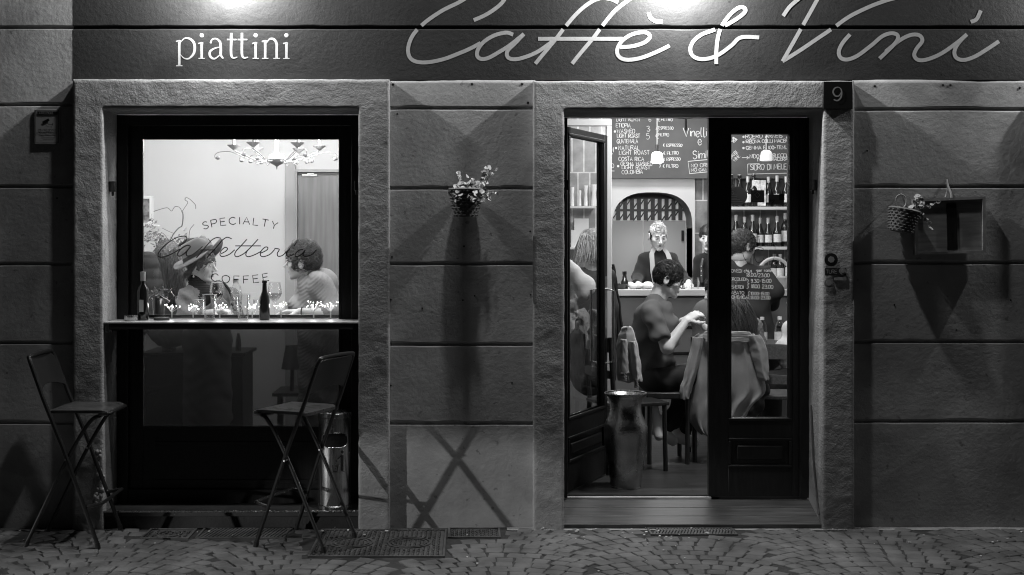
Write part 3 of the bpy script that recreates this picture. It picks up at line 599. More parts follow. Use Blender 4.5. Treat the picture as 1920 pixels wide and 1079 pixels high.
# stickers on the pane
def disc(mb, px, py, r, y, th=.0015, n=32): c = P(px, py, y); k = r * (D + y) / F; mb.prism([(c.x + k * math.cos(2 * math.pi * i / n), c.z + k * math.sin(2 * math.pi * i / n)) for i in range(n)], y - th, y)
YS = Y2 + .0205
t = thing('round_sticker', P(1383, 384, YS), 'round grey sticker with small print on the right door pane', 'sticker'); m_ = MB(); disc(m_, 1383, 368, 18, YS); m_.build('backing', translucent(mat('sticker_grey', .3, .5), .22, .6), t, smooth=False)
m_ = MB()
for k, (a, b) in enumerate(((1370, 1381), (1370, 1382), (1370, 1387), (1370, 1392))): m_.ribbon([(a, 369 + 3 * k), (b, 369 + 3 * k)], .9, lambda x, y: tuple(P(x, y, YS - .003)))
m_.ribbon([(1373.5 + 2.6 * math.cos(i), 362 + 2.6 * math.sin(i)) for i in np.linspace(0, 6.3, 16)], 1, lambda x, y: tuple(P(x, y, YS - .003)))
m_.build('print', M_pen, t, smooth=False)
t = thing('square_sticker', P(1420, 380, YS), 'small dark square sticker with a pale diamond emblem on the door pane', 'sticker'); MB().pbox(1408, 1433, 357, 380, YS - .0015, YS).build('backing', translucent(mat('sticker_dark', .15, .5), .1, .6), t, smooth=False)
m_ = MB(); dia = [(1420, 361), (1425, 366), (1420, 371), (1415, 366), (1420, 361)]; m_.ribbon(dia, 1.6, lambda x, y: tuple(P(x, y, YS - .003))); m_.ribbon([(1412, 376), (1429, 376)], 1.4, lambda x, y: tuple(P(x, y, YS - .003))); m_.build('emblem', translucent(mat('sticker_print', .35, .6), .6, .7), t, smooth=False)
t = thing('dark_sticker', P(1456, 383, YS), 'oblong dark sticker with black patches, rightmost on the door pane', 'sticker'); MB().pbox(1441, 1470, 365, 384, YS - .0015, YS).build('backing', translucent(mat('sticker_dark2', .12, .5), .08, .6), t, smooth=False)
m_ = MB().pbox(1461, 1471, 364, 376, YS - .003, YS - .0016); m_.ribbon(cr([(1446, 379), (1444, 375), (1448, 376), (1452, 375), (1450, 379), (1446, 383)], 4), 1, lambda x, y: tuple(P(x, y, YS - .003))); m_.build('emblem', M_black, t, smooth=False)

# ---------------------------------------------------------------- rooms
M_floor = brick_mat('floorboards', .065, .045, .02, 1.9, .095, .0025, .32, .5, 'xy')
struct(MB().box((PX(880) + .02, .262, FL - .05), (4.6, 5.4, FL)), 'cafe_floor', M_floor, smooth=False)
struct(MB().box((-4.6, .36, FL - .05), (0, 3.4, FL)), 'left_room_floor', mat('dark_tiles', .12, .4), smooth=False)
struct(MB().box((-4.6, .3, 3.3), (4.6, 5.4, 3.4)), 'ceiling', M_white, smooth=False)
struct(MB().box((0, .36, FL), (.14, 5.2, 3.3)), 'partition_wall', M_grey, smooth=False)
struct(MB().box((-4.6, 3.0, FL), (0, 3.15, 3.3)), 'left_room_back_wall', mat('bright_wall', .62, .75, bump=.12, bscale=12, var=.03, vscale=1.5), smooth=False)
struct(MB().box((-3.25, .36, FL), (-3.1, 3.0, 3.3)), 'left_room_side_wall', M_white, smooth=False)
struct(MB().box((4.45, .36, FL), (4.6, 5.2, 3.3)), 'right_room_side_wall', M_grey, smooth=False)
# back wall of the bar with the arched niche
YB = 4.8; bz = lambda py: PZ(py, YB); bx_ = lambda px: PX(px, YB)
def arch_pts(x0, x1, zs, zt_, n=20):
    cx, a, b = (x0 + x1) / 2, (x1 - x0) / 2, zt_ - zs
    return [(cx - a * (1 if math.cos(t) > 0 else -1) * abs(math.cos(t)) ** .75, zs + b * abs(math.sin(t)) ** .75) for t in np.linspace(0, math.pi, n)]
AX0, AX1, AZS, AZT = bx_(1148), bx_(1298), bz(428), bz(361)
ap = arch_pts(AX0, AX1, AZS, AZT)
M_bar = mat('bar_wall_paint', .5, .7, bump=.1, bscale=30, var=.05)
wb = MB(); vs = []
for x, z in ap: vs += [(x, YB, z), (x, YB, 3.3), (x, YB + .32, z)]
n_ = len(ap); wb.add(vs, [(3 * i, 3 * i + 3, 3 * i + 4, 3 * i + 1) for i in range(n_ - 1)])
wb.box((.14, YB, FL), (AX0, YB + .3, 3.3)).box((AX1, YB, FL), (bx_(1303), YB + .3, 3.3))
struct(wb, 'bar_back_wall', M_bar, smooth=False)
an = MB(); q = [(AX0, FL)] + ap + [(AX1, FL)]; vs = []
for x, z in q: vs += [(x, YB - .004, z), (x, YB + .32, z)]
an.add(vs, [(2 * i, 2 * i + 1, 2 * i + 3, 2 * i + 2) for i in range(len(q) - 1)])
struct(an, 'niche_lining', wood_mat('niche_wood', .16, .5, 2), sharp=60)
YN = YB + .31
struct(MB().box((.14, YN + .012, FL), (3, YB + .40, 3.3)), 'niche_back', mat('niche_pale', .85, .7), smooth=False)
tile = brick_mat('glazed_tiles', .22, .17, .5, .16, .32, .006, .18, .5)
struct(MB().box((bx_(1303), YB + .05, FL), (4.45, YB + .3, 3.3)), 'tiled_back_wall', tile, smooth=False)
YN = YB + .31
cd = thing('niche_cupboard', (bx_(1220), YN, FL), 'pale two-door cupboard filling the lower part of the arched niche', 'cupboard')
M_cup = mat('cupboard_paint', .36, .5, bump=.1)
MB().box((AX0 + .01, YN, FL), (bx_(1214), YN + .011, bz(413))).build('cupboard_door', M_cup, cd, bevel=.003); MB().box((bx_(1214) + .006, YN, FL), (AX1 - .01, YN + .011, bz(413))).build('cupboard_door', M_cup, cd, bevel=.003)
for px in (1152, 1290):
    o = MB().box((bx_(px) - .012, YN - .02, bz(452)), (bx_(px) + .012, YN, bz(432))).build('hinge', M_blackmetal, cd)
lt = thing('lattice_rack', (bx_(1220), YN, bz(411)), 'dark slotted bottle rack across the top of the arched niche', 'bottle rack')
ba = MB(); zb0, zb1 = bz(412), bz(368); n = 10; x0, x1 = bx_(1146), bx_(1300)
for k in range(n + 1):
    cxp = 1159 + 13.3 * (k - 1); a, b = bx_(cxp + 3.6), bx_(cxp + 13.3 - 2); a, b = max(a, x0), min(b, x1)
    if a < b: ba.box((a, YN - .003, zb0), (b, YN + .006, bz(361)))
ba.box((x0, YN - .006, bz(395)), (x1, YN + .0045, bz(391))).box((x0, YN - .006, bz(371)), (x1, YN + .0045, bz(361)))
ba.build('lattice_bars', wood_mat('dark_lattice', .035, .5, 2), lt, smooth=False)
dg = MB(); random.seed(11)
for k in range(11):
    xx = 1159 + 13.3 * (k - 1)
    for (ya, yb) in ((372, 391), (395, 412)):
        c = random.uniform(ya + 2, yb - 4)
        dg.prism([(bx_(xx - 3), bz(c + 5)), (bx_(xx + 4), bz(c - 5)), (bx_(xx + 4), bz(c - 1)), (bx_(xx - 3), bz(c + 9))], YN - .001, YN + .008)
dg.build('bottle_neck', M_black, lt, smooth=False)

# blackboard
YK = 4.72; bbt = thing('menu_blackboard', P(1230, 335, YK), 'long chalk menu blackboard over the bar listing coffees and prices', 'blackboard')
MB().box((PX(1090, YK), YK, PZ(335, YK)), (PX(1540, YK), YK + .03, 3.25)).build('board', mat('blackboard', .075, .75, var=.25, vscale=3, bump=.1), bbt, smooth=False)
ch = MB(); random.seed(5)
def chalk(txt, x, y, h, w=1.15, ang=0, jit=.07, **k):
    st, wd = glyphs(txt, h, jit=jit, **k); ca, sa = math.cos(R(ang)), math.sin(R(ang))
    for s_ in st: ch.ribbon([(x + a * ca - b * sa, y - a * sa - b * ca) for a, b in s_], w * random.uniform(.8, 1.2), lambda a, b: tuple(P(a, b, YK - .003)))
for txt, x, y, h, kw in (('LIGHT ROAST', 1156, 228, 8.5, dict(fit=45)), ('ETIOPIA', 1155, 239, 7.5, dict(fit=28)), ('WASHED', 1157, 250, 7.5, dict(gap=.2, fit=35)), ('LIGHT ROAST', 1157, 258.5, 7.5, dict(fit=43)), ('GUATEMALA', 1157, 269, 7.5, dict(fit=40)), ('NATURAL', 1160, 282, 8, dict(gap=.2, fit=40)), ('LIGHT ROAST', 1161, 291, 7.8, dict(gap=.24, fit=58)), ('COSTA RICA', 1160, 302, 7.5, dict(fit=48)), ('GESHA WASHED', 1164, 311, 7, dict(gap=.2, fit=60)), ('LIGHT ROAST', 1166, 317.5, 7, dict(gap=.2, fit=54)), ('COLOMBIA', 1166, 327, 7, dict(fit=40)),
    ('6 €', 1216, 228, 9, dict(gap=.5)), ('3 €', 1213, 247, 10, dict(gap=.4)), ('5 €', 1212, 261, 11, dict(gap=.35)), ('FILTRO', 1240, 227, 5, dict(fit=22)), ('ESPRESSO', 1235, 243, 5, dict(fit=28)), ('FILTRO', 1235, 256, 5.5, dict(fit=20)), ('€ ESPRESSO', 1243, 275, 5, dict(fit=37)), ('€ FILTRO', 1244, 291, 6, dict(fit=29)), ('€ ESPRESSO', 1244, 302, 5.5, dict(fit=32)), ('7 € FILTRO', 1236, 315, 6, dict(fit=36)), ('M', 1144, 286, 9, {}), ('00', 1141, 315, 8, {}), ('2000 ml', 1120, 226, 7, dict(fit=24)), ('liquida', 1116, 235, 5, dict(fit=26)),
    ('NO ORE', 1296, 314, 6.5, dict(fit=36)), ('NO GAME', 1296, 322, 5.5, dict(fit=38))): chalk(txt, x, y, h, .9, random.uniform(-1, 2), **kw)
for txt, x, y, h, kw in (('Vinelli', 1281, 257, 17, dict(gap=.12, fit=46)), ('e', 1308, 273, 17, {}), ('Simili', 1299, 298, 15, dict(gap=.14)), ("ROERO ARNEIS '20", 1398, 260, 7.5, dict(gap=.17, fit=88)), ('RIBONA COLLI MACERATESI', 1399, 269, 6.5, dict(gap=.1, fit=100)), ('GEMMA E 100-TENUTA', 1399, 281, 6.5, dict(gap=.17, fit=90)), ('NIDO', 1406, 297, 7, {}), ('FERRUCCIONE', 1436, 296, 7, dict(gap=.1, fit=48)), ('TV', 1419, 303, 5.5, {}), ('MACERATO', 1446, 302, 6.5, {}), ('SIDRO DI MELE', 1407, 319, 10, dict(gap=.14, fit=68)), ('7', 1483, 317, 9, {})): chalk(txt, x, y, h, 1.3, 1, **kw)
chalk('ORANGE', 1370, 300, 6, 1.1, 45, gap=.05, wide=.8); chalk('WINE', 1378, 304, 6, 1.1, 45, gap=.1)
kf = lambda a, b: tuple(P(a, b, YK - .003))
for pts, w in (([(1362, 271), (1373, 265), (1380, 262)], 1.6), ([(1374, 258), (1382, 262), (1376, 268), (1374, 258)], 2.4), ([(1391, 296), (1403, 296)], 1.2), ([(1400, 293), (1404, 296), (1400, 299)], 1.2), ([(1402, 308), (1402, 327), (1480, 325)], 1.3), ([(1402, 308), (1424, 307)], 1.1), ([(1334, 299), (1290, 303), (1293, 326), (1334, 322)], 1.4), ([(1142, 289), (1149, 289)], 1.2), ([(1141, 321), (1152, 321)], 1.2)): ch.ribbon(pts, w, kf)
for x, y in ((1153, 247), (1155, 278), (1159, 312), (1394, 257), (1394, 267), (1394, 278)): ch.ribbon([(x + 1.3 * math.cos(i), y + 1.3 * math.sin(i)) for i in np.linspace(0, 6.3, 8)], 2, kf)
ch.build('chalk_writing', mat('board_chalk', .55, .9), bbt, smooth=False)

# pendant lamp over the bar, and a second built from a reflection
def pendant(px, py, y, label, top, ms):
    c = P(px, py, y); t = thing('pendant_lamp', c, label, 'lamp', 'pendant lamps over the bar'); s = (D + y) / F
    MB().lathe([(.001, .040), (.018, .039), (.036, .032), (.047, .018), (.051, -.005), (.053, -.035), (.055, -.052), (.048, -.058), (.001, -.058)], c, 24).build('lamp_shade', ms, t)
    MB().tube([c + Vector((0, 0, .034)), c + Vector((0, 0, .10))], .014).build('lamp_holder', M_steel, t)
    MB().tube([c + Vector((0, 0, .10)), c + Vector((0, 0, top))], .005).build('flex', M_cream, t); return t
M_pend = mat('glowing_glass_shade', .9, .4, emit=3.0)
M_pend_refl = mat('reflected_lamp_glow', .8, .4, emit=.55)  # glow of a reflection in the door pane, built as a lamp shade
pendant(1232, 293, 3.6, 'bell-shaped pendant lamp glowing white in front of the coffee menu', 1.2, M_pend)
pendant(1437, 290, 3.9, 'paler pendant lamp before the wine list, standing in for a reflection in the pane', 1.2, M_pend_refl)
l_ = light('pendant_light', 'POINT', P(1232, 318, 3.6), 22, .06)
hk = MB(); c = P(1286, 224, 2.6); hk.tube([c + Vector((.07 * math.cos(a), .05 * math.sin(a), .012)) for a in np.linspace(0, 6.28, 20)], .005); hk.tube([c + Vector((0, 0, .02)), c + Vector((0, 0, -.09))], .009); hk.tube([c, c + Vector((0, 0, .9))], .003)
tag(hk.build('hanging_hook', M_blackmetal), 'black hanging ring and rod just under the door head', 'ceiling hook')

# wine shelves and bottles
YW = 4.62
def bottle_proto(name, label, cat, kind, group=None, lab=True, mb_=None, sc=1):
    t = thing(name, (0, 0, 0), label, cat, group)
    if kind == 'bordeaux': pr = [(.001, 0), (.036, 0), (.038, .01), (.038, .19), (.034, .21), (.016, .235), (.014, .25), (.014, .30), (.016, .302), (.016, .31), (.001, .31)]
    elif kind == 'burgundy': pr = [(.001, 0), (.04, 0), (.042, .01), (.042, .14), (.038, .165), (.022, .21), (.015, .235), (.014, .29), (.016, .292), (.016, .30), (.001, .30)]
    elif kind == 'sparkling': pr = [(.001, 0), (.043, 0), (.045, .01), (.045, .15), (.04, .18), (.024, .225), (.017, .26), (.017, .29), (.02, .30), (.019, .32), (.001, .322)]
    elif kind == 'beer': pr = [(.001, 0), (.029, 0), (.031, .006), (.031, .115), (.028, .135), (.016, .165), (.0135, .18), (.0125, .215), (.0145, .217), (.0145, .228), (.001, .229)]
    elif kind == 'syrup': pr = [(.001, 0), (.036, 0), (.037, .01), (.037, .16), (.03, .19), (.014, .21), (.013, .26), (.001, .262)]
    MB().lathe([(a * sc, b * sc) for a, b in pr], n=20).build('bottle_glass', mb_ or M_bottle, t, local=True)
    top = max(p[1] for p in pr)
    MB().lathe([(a * sc, b * sc) for a, b in ([(.0165, top - .055), (.0175, top - .01), (.0185, top + .004), (.001, top + .006)] if kind != 'beer' else [(.0155, top - .012), (.0155, top + .003), (.001, top + .004)])], n=16).build('cap', M_cap if kind != 'beer' else M_blackmetal, t, local=True)
    if lab:
        r_ = pr[3][0] + .0012; z0, z1 = (.045, .125) if kind != 'bordeaux' else (.05, .15)
        n = 12; vs = []; 
        for k in range(n + 1):
            a = -math.pi / 2 - 1.25 + 2.5 * k / n; vs += [(r_ * sc * math.cos(a), r_ * sc * math.sin(a), z0 * sc), (r_ * sc * math.cos(a), r_ * sc * math.sin(a), z1 * sc)]
        lb = MB().add(vs, [(2 * k, 2 * k + 2, 2 * k + 3, 2 * k + 1) for k in range(n)]).build('label', M_label, t, local=True)
    return t
sh = thing('wine_shelf', P(1425, 470, YW), 'pale wall shelving carrying three tiers of wine bottles', 'shelf')
M_shelf = mat('pale_shelf', .6, .5)
for py in (388, 463, 527): MB().pbox(1350, 1560, py, py + 5.5, YW - .02, YW + .2).build('shelf_board', M_shelf, sh, bevel=.002)
g_ = 'wine bottles on the shelves behind the bar'; pro = {}
for k, kd in enumerate(('sparkling', 'burgundy', 'bordeaux', 'syrup')): pro[kd] = kd
first = {}
spots = [(1371, 388, 'sparkling', 1), (1386.5, 388, 'sparkling', 1), (1402, 388, 'burgundy', 1), (1413, 388, 'sparkling', 1.02), (1441, 388, 'burgundy', 1), (1457, 388, 'burgundy', 1.03), (1474, 388, 'burgundy', 1.0), (1481, 388, 'sparkling', 1), (1500, 388, 'sparkling', 1), (1366, 463, 'burgundy', .95), (1380, 463, 'burgundy', 1.05), (1396, 463, 'bordeaux', .95), (1411, 463, 'burgundy', 1.05), (1425, 463, 'burgundy', .95), (1440, 463, 'burgundy', .95), (1457, 463, 'burgundy', 1.0), (1472, 463, 'bordeaux', 1.07), (1486, 463, 'burgundy', 1.0), (1366, 527, 'syrup', .9), (1452, 527, 'syrup', 1), (1463, 527, 'syrup', 1), (1479, 527, 'syrup', 1.08), (1490, 527, 'syrup', .9)]
desc = {388: 'top', 463: 'middle', 527: 'lowest'}
order = ('first', 'second', 'third', 'fourth', 'fifth', 'sixth', 'seventh', 'eighth', 'ninth', 'tenth'); cnt = {}
for px, py, kd, sc_ in spots:
    k = cnt.get(py, 0); cnt[py] = k + 1; yy = YW + .05 + (.05 if k % 3 == 1 else 0)
    loc = P(px, py, yy); loc.z = PZ(py, YW - .02)
    lab = '%s wine bottle from the left on the %s shelf behind the bar' % (order[k], desc[py])
    if kd not in first: first[kd] = bottle_proto('wine_bottle', lab, 'bottle', kd, g_); o = first[kd]; o.location = loc
    else: o = dup(first[kd], loc, label=lab)
    o.scale = (sc_ * .96,) * 3; o.rotation_euler = (0, 0, random.uniform(-.5, .3))
# poster card among the top bottles
o = MB().pbox(1410, 1436, 338, 386, YW + .02, YW + .025).build('poster_card', mat('pale_card', .6, .7, var=.5, vscale=30), smooth=False); tag(o, 'pale card with dark figures leaning among the top-shelf bottles', 'card')
# shelf seen through the open leaf
sl_ = thing('bag_shelf', P(1095, 390, 3.2), 'small two-tier wall shelf seen through the open door pane', 'shelf')
YL = 3.2
MB().pbox(1040, 1117, 387, 391, YL - .14, YL + .02).build('shelf_board', M_shelf, sl_, bevel=.002); MB().pbox(1040, 1115, 464, 468, YL - .14, YL + .02).build('shelf_board', M_shelf, sl_, bevel=.002)
struct(MB().box((.14, YL + .03, FL), (PX(1146, YL), YL + .12, 3.3)), 'tiled_side_wall', brick_mat('bar_tiles', .30, .25, .6, .10, .30, .006, .2, .5), smooth=False)
M_paper = mat('white_paper_bag', .75, .8, bump=.6, bscale=20)
for k, (px, w_, top) in enumerate(((1072, 7, 352), (1086, 6, 358), (1097, 8, 349), (1112, 12, 347))):
    mb = MB(); z0, z1 = PZ(387, YL), PZ(top, YL); cx = PX(px, YL); hw = w_ * (D + YL) / F / 2
    mb.lathe([(hw * .9, 0), (hw * .8, (z1 - z0) * .35), (hw * .6, (z1 - z0) * .6), (hw * 1.0, (z1 - z0) * .92), (hw * .9, z1 - z0), (.001, z1 - z0)], (cx, YL - .06, z0), 10)
    tag(mb.build('paper_bag', M_paper), '%s white paper roll from the left on the upper bag shelf' % order[k], 'paper roll', 'white paper rolls on the shelf')
for k, (x0, x1, y0, y1) in enumerate(((1077, 1104, 410, 464), (1071, 1090, 432, 464))): tag(MB().pbox(x0, x1, y0, y1, YL - .06 - .03 * k, YL - .05 - .03 * k).build('menu_card', M_paper, smooth=False), ('tall white card standing at the back of the lower bag shelf', 'short white card in front on the lower bag shelf')[k], 'card')

# bar counter
YC = 3.2; zc = 1.245
ct = thing('bar_counter', (PX(1250, YC), YC, FL), 'long bar counter with pale top and dark panelled front', 'bar counter')
MB().box((.5, YC - .03, zc - .055), (4.4, YC + .55, zc)).build('counter_top', mat('pale_counter_top', .55, .35, var=.1), ct, bevel=.006)
MB().box((.5, YC, FL), (4.4, YC + .5, zc - .058)).build('counter_front', mat('counter_panel', .13, .5, bump=.15, var=.15), ct, smooth=False)
tr = MB()
for z in (.92, .70): tr.box((.5, YC - .012, z), (4.4, YC - .001, z + .022))
tr.build('front_rail', M_black, ct, bevel=.002)
def small(name, label, cat, mb, m, **k): return tag(mb.build(name, m, **k), label, cat)
c = P(1171, 543, YC + .1); c.z = zc; small('syrup_bottle', 'tiny dark bottle with white cap on the bar counter', 'bottle', MB().lathe([(.001, 0), (.03, 0), (.032, .06), (.02, .085), (.016, .12), (.018, .122), (.018, .15), (.001, .15)], c, 14), M_bottle)
c = P(1160, 543, YC + .1); c.z = zc; small('serving_tray', 'low dark tray at the left end of the bar counter', 'tray', MB().lathe([(.001, 0), (.06, 0), (.075, .045), (.07, .045), (.058, .006), (.001, .006)], c, 16), M_blackmetal)
c = P(1194, 543, YC + .12); c.z = zc; cl = MB()
for k in range(14): cl.sphere(c + Vector((random.uniform(-.11, .11), random.uniform(-.04, .04), random.uniform(.015, .04))), random.uniform(.02, .035), 8, 6, (1.3, 1, .8))
small('crumpled_cloth', 'crumpled white cloth under the hand of the bleached-hair barista', 'cloth', cl, M_paper)
c = P(1303, 543, YC + .12); c.z = zc; small('glass_jar', 'short glass jar standing at the right end of the visible counter', 'jar', MB().lathe([(.001, 0), (.035, 0), (.04, .06), (.036, .07), (.036, .10), (.03, .10), (.03, .01), (.001, .01)], c, 16), M_clear)
c = P(1452, 543, YC + .2); c.z = zc; bk = MB().lathe([(.12, 0), (.16, .10), (.15, .10), (.11, .01), (.001, .01)], c, 20); bk.tube([c + Vector((.15 * math.cos(a), 0, .08 + .18 * math.sin(a))) for a in np.linspace(0, math.pi, 14)], .014)
small('wicker_basket', 'pale wicker basket with arched handle behind the man in the blazer', 'basket', bk, mat('wicker', .5, .7, bump=.8, bscale=60))
# ---------------------------------------------------------------- signed-distance modelling for figures and cloth
class SDF:
    def __init__(s): s.o = []
    def cap(s, a, b, ra, rb=None, k=.02, sub=False): s.o.append(('c', np.array(a, float), np.array(b, float), ra, ra if rb is None else rb, k, sub)); return s
    def chain(s, pts, rs, k=.02):
        for i in range(len(pts) - 1): s.cap(pts[i], pts[i + 1], rs[i], rs[i + 1], k)
        return s
    def ell(s, c, r, M=None, k=.02, sub=False): s.o.append(('e', np.array(c, float), np.array(r, float), np.array((M or Matrix.Identity(3)).to_3x3()), None, k, sub)); return s
    def mesh(s, name, h, disp=None, post=None):
        lo = np.full(3, 1e9); hi = -lo
        for o in s.o:
            if o[6]: continue
            if o[0] == 'c': m0 = np.minimum(o[1] - o[3], o[2] - o[4]); m1 = np.maximum(o[1] + o[3], o[2] + o[4])
            else: m0 = o[1] - o[2].max(); m1 = o[1] + o[2].max()
            lo = np.minimum(lo, m0); hi = np.maximum(hi, m1)
        lo -= .03 + 2 * h; hi += .03 + 2 * h; n = np.ceil((hi - lo) / h).astype(int) + 1
        ax = [lo[i] + h * np.arange(n[i]) for i in range(3)]; G = np.full(n, .5)
        for kind, a, b, c, d, k, sub in s.o:
            if kind == 'c': m0 = np.minimum(a - c, b - d); m1 = np.maximum(a + c, b + d)
            else: m0 = a - b.max(); m1 = a + b.max()
            m0 = m0 - 1.5 * k - 4 * h; m1 = m1 + 1.5 * k + 4 * h
            sl = tuple(slice(max(0, int((m0[i] - lo[i]) / h)), max(0, min(n[i], int((m1[i] - lo[i]) / h) + 2))) for i in range(3))
            if any(q.stop <= q.start for q in sl): continue
            X, Y, Z = np.meshgrid(ax[0][sl[0]], ax[1][sl[1]], ax[2][sl[2]], indexing='ij')
            if kind == 'c':
                ba = b - a; L2 = max(ba @ ba, 1e-12); px, py, pz = X - a[0], Y - a[1], Z - a[2]
                t = np.clip((px * ba[0] + py * ba[1] + pz * ba[2]) / L2, 0, 1)
                v = np.sqrt((px - t * ba[0]) ** 2 + (py - t * ba[1]) ** 2 + (pz - t * ba[2]) ** 2) - (c + (d - c) * t)
            else:
                px, py, pz = X - a[0], Y - a[1], Z - a[2]; q = [px * c[0][i] + py * c[1][i] + pz * c[2][i] for i in range(3)]
                k0 = np.sqrt(sum((q[i] / b[i]) ** 2 for i in range(3))); k1 = np.sqrt(sum((q[i] / b[i] ** 2) ** 2 for i in range(3))) + 1e-9
                v = k0 * (k0 - 1) / k1
            g0 = G[sl]
            if sub:
                h_ = np.clip(.5 - .5 * (g0 + v) / k, 0, 1); G[sl] = g0 * (1 - h_) - v * h_ + k * h_ * (1 - h_)
            else:
                h_ = np.clip(.5 + .5 * (v - g0) / k, 0, 1); G[sl] = v * (1 - h_) + g0 * h_ - k * h_ * (1 - h_)
        if disp is not None:
            X, Y, Z = np.meshgrid(*ax, indexing='ij'); G = G - disp(X, Y, Z)
        v, f = nets(G, lo, h)
        me = bpy.data.meshes.new(name); me.from_pydata(v.tolist(), [], f.tolist()); return me
def nets(G, lo, h):
    s = G < 0; nx, ny, nz = G.shape; acc = np.zeros((nx - 1, ny - 1, nz - 1, 3)); cnt = np.zeros((nx - 1, ny - 1, nz - 1))
    for ax_ in range(3):
        for oa in (0, 1):
            for ob in (0, 1):
                st = [0, 0, 0]; o = [i for i in range(3) if i != ax_]; st[o[0]], st[o[1]] = oa, ob; en = list(st); en[ax_] = 1
                sl0 = tuple(slice(st[i], st[i] + G.shape[i] - 1) for i in range(3)); sl1 = tuple(slice(en[i], en[i] + G.shape[i] - 1) for i in range(3))
                g0, g1 = G[sl0], G[sl1]; cr_ = s[sl0] != s[sl1]; t = np.where(cr_, g0 / np.where(cr_, g0 - g1, 1), 0)
                for i in range(3): acc[..., i] += cr_ * ((t if i == ax_ else 0) + (st[i] if i != ax_ else 0))
                cnt += cr_
    ok = cnt > 0; idx = np.full(ok.shape, -1); idx[ok] = np.arange(ok.sum()); ijk = np.argwhere(ok)
    v = lo + h * (ijk + acc[ok] / cnt[ok][:, None]); F_ = []
    for a in range(3):
        o = [(a + 1) % 3, (a + 2) % 3]; s0 = [slice(None)] * 3; s1 = [slice(None)] * 3; s0[a] = slice(0, -1); s1[a] = slice(1, None)
        A, Bq = s[tuple(s0)], s[tuple(s1)]; e = np.argwhere(A != Bq)
        e = e[(e[:, o[0]] > 0) & (e[:, o[1]] > 0) & (e[:, o[0]] < G.shape[o[0]] - 1) & (e[:, o[1]] < G.shape[o[1]] - 1)]
        if not len(e): continue
        q = []
        for du, dv in ((1, 1), (0, 1), (0, 0), (1, 0)):
            p = e.copy(); p[:, o[0]] -= du; p[:, o[1]] -= dv; q.append(idx[p[:, 0], p[:, 1], p[:, 2]])
        q = np.stack(q, 1); fl = A[e[:, 0], e[:, 1], e[:, 2]]; q[~fl] = q[~fl][:, ::-1]; F_.append(q)
    return v, np.concatenate(F_)

def skin(name, v): return mat(name, v, .5, bump=.1, bscale=120, dist=.001)
M_skin = skin('skin', .60); M_hairD = mat('dark_hair', .022, .5, spec=.4); M_hairM = mat('brown_hair', .09, .42, spec=.8); M_hairL = mat('fair_hair', .24, .4, spec=.6); M_hairW = mat('bleached_hair', .36, .5, var=.4, vscale=45)
M_lip = mat('lips', .20, .4); M_brow = mat('brows', .04, .8)

def headM(c, yaw, pitch=0, roll=0):                     # yaw 0 faces +X, 90 faces away from the street, -90 faces the street; pitch > 0 looks down
    return Matrix.Translation(Vector(c)) @ Matrix.Rotation(R(yaw), 4, 'Z') @ Matrix.Rotation(R(pitch), 4, 'Y') @ Matrix.Rotation(R(roll), 4, 'X')
def head(S_, M, sc=1.0, ears=True, nose=1.0):
    T = lambda p: tuple(M @ (Vector(p) * sc)); R3 = M.to_3x3(); k = .018 * sc
    S_.ell(T((-.014, 0, .028)), (.098 * sc, .076 * sc, .088 * sc), R3, k); S_.ell(T((.026, 0, -.035)), (.060 * sc, .056 * sc, .078 * sc), R3, .03)
    S_.cap(T((-.012, .046, -.05)), T((.062, .014, -.092)), .017 * sc, .013 * sc, k); S_.cap(T((-.012, -.046, -.05)), T((.062, -.014, -.092)), .017 * sc, .013 * sc, k)
    S_.ell(T((.069, 0, -.096)), (.017 * sc, .02 * sc, .016 * sc), R3, .012); S_.cap(T((.078, -.03, .024)), T((.078, .03, .024)), .010 * sc, None, .012)
    S_.ell(T((.056, .042, -.018)), (.024, .02, .02), R3, .02); S_.ell(T((.056, -.042, -.018)), (.024, .02, .02), R3, .02)
    for y in (.03, -.03): S_.ell(T((.094, y, .005)), (.014 * sc, .016 * sc, .010 * sc), R3, .008, True); S_.ell(T((.071, y, .004)), (.0155 * sc, .0155 * sc, .0135 * sc), R3, .004)
    S_.cap(T((.084, 0, .012)), T((.084 + .030 * nose, 0, -.024)), .008 * sc, .0095 * sc, .008); S_.ell(T((.098, .010, -.030)), (.010, .007, .007), R3, .005); S_.ell(T((.098, -.010, -.030)), (.010, .007, .007), R3, .005)
    S_.cap(T((.080, -.016, -.053)), T((.080, .016, -.053)), .0075 * sc, None, .006); S_.cap(T((.078, -.014, -.066)), T((.078, .014, -.066)), .0085 * sc, None, .006)
    S_.cap(T((.092, -.018, -.0595)), T((.092, .018, -.0595)), .0035, None, .003, True); S_.ell(T((.092, 0, -.080)), (.009, .02, .006), R3, .008, True)
    if ears:
        for y in (1, -1): S_.ell(T((-.010, y * .079, -.008)), (.019 * sc, .009 * sc, .033 * sc), R3, .005); S_.ell(T((-.006, y * .088, -.004)), (.010 * sc, .006 * sc, .019 * sc), R3, .004, True)
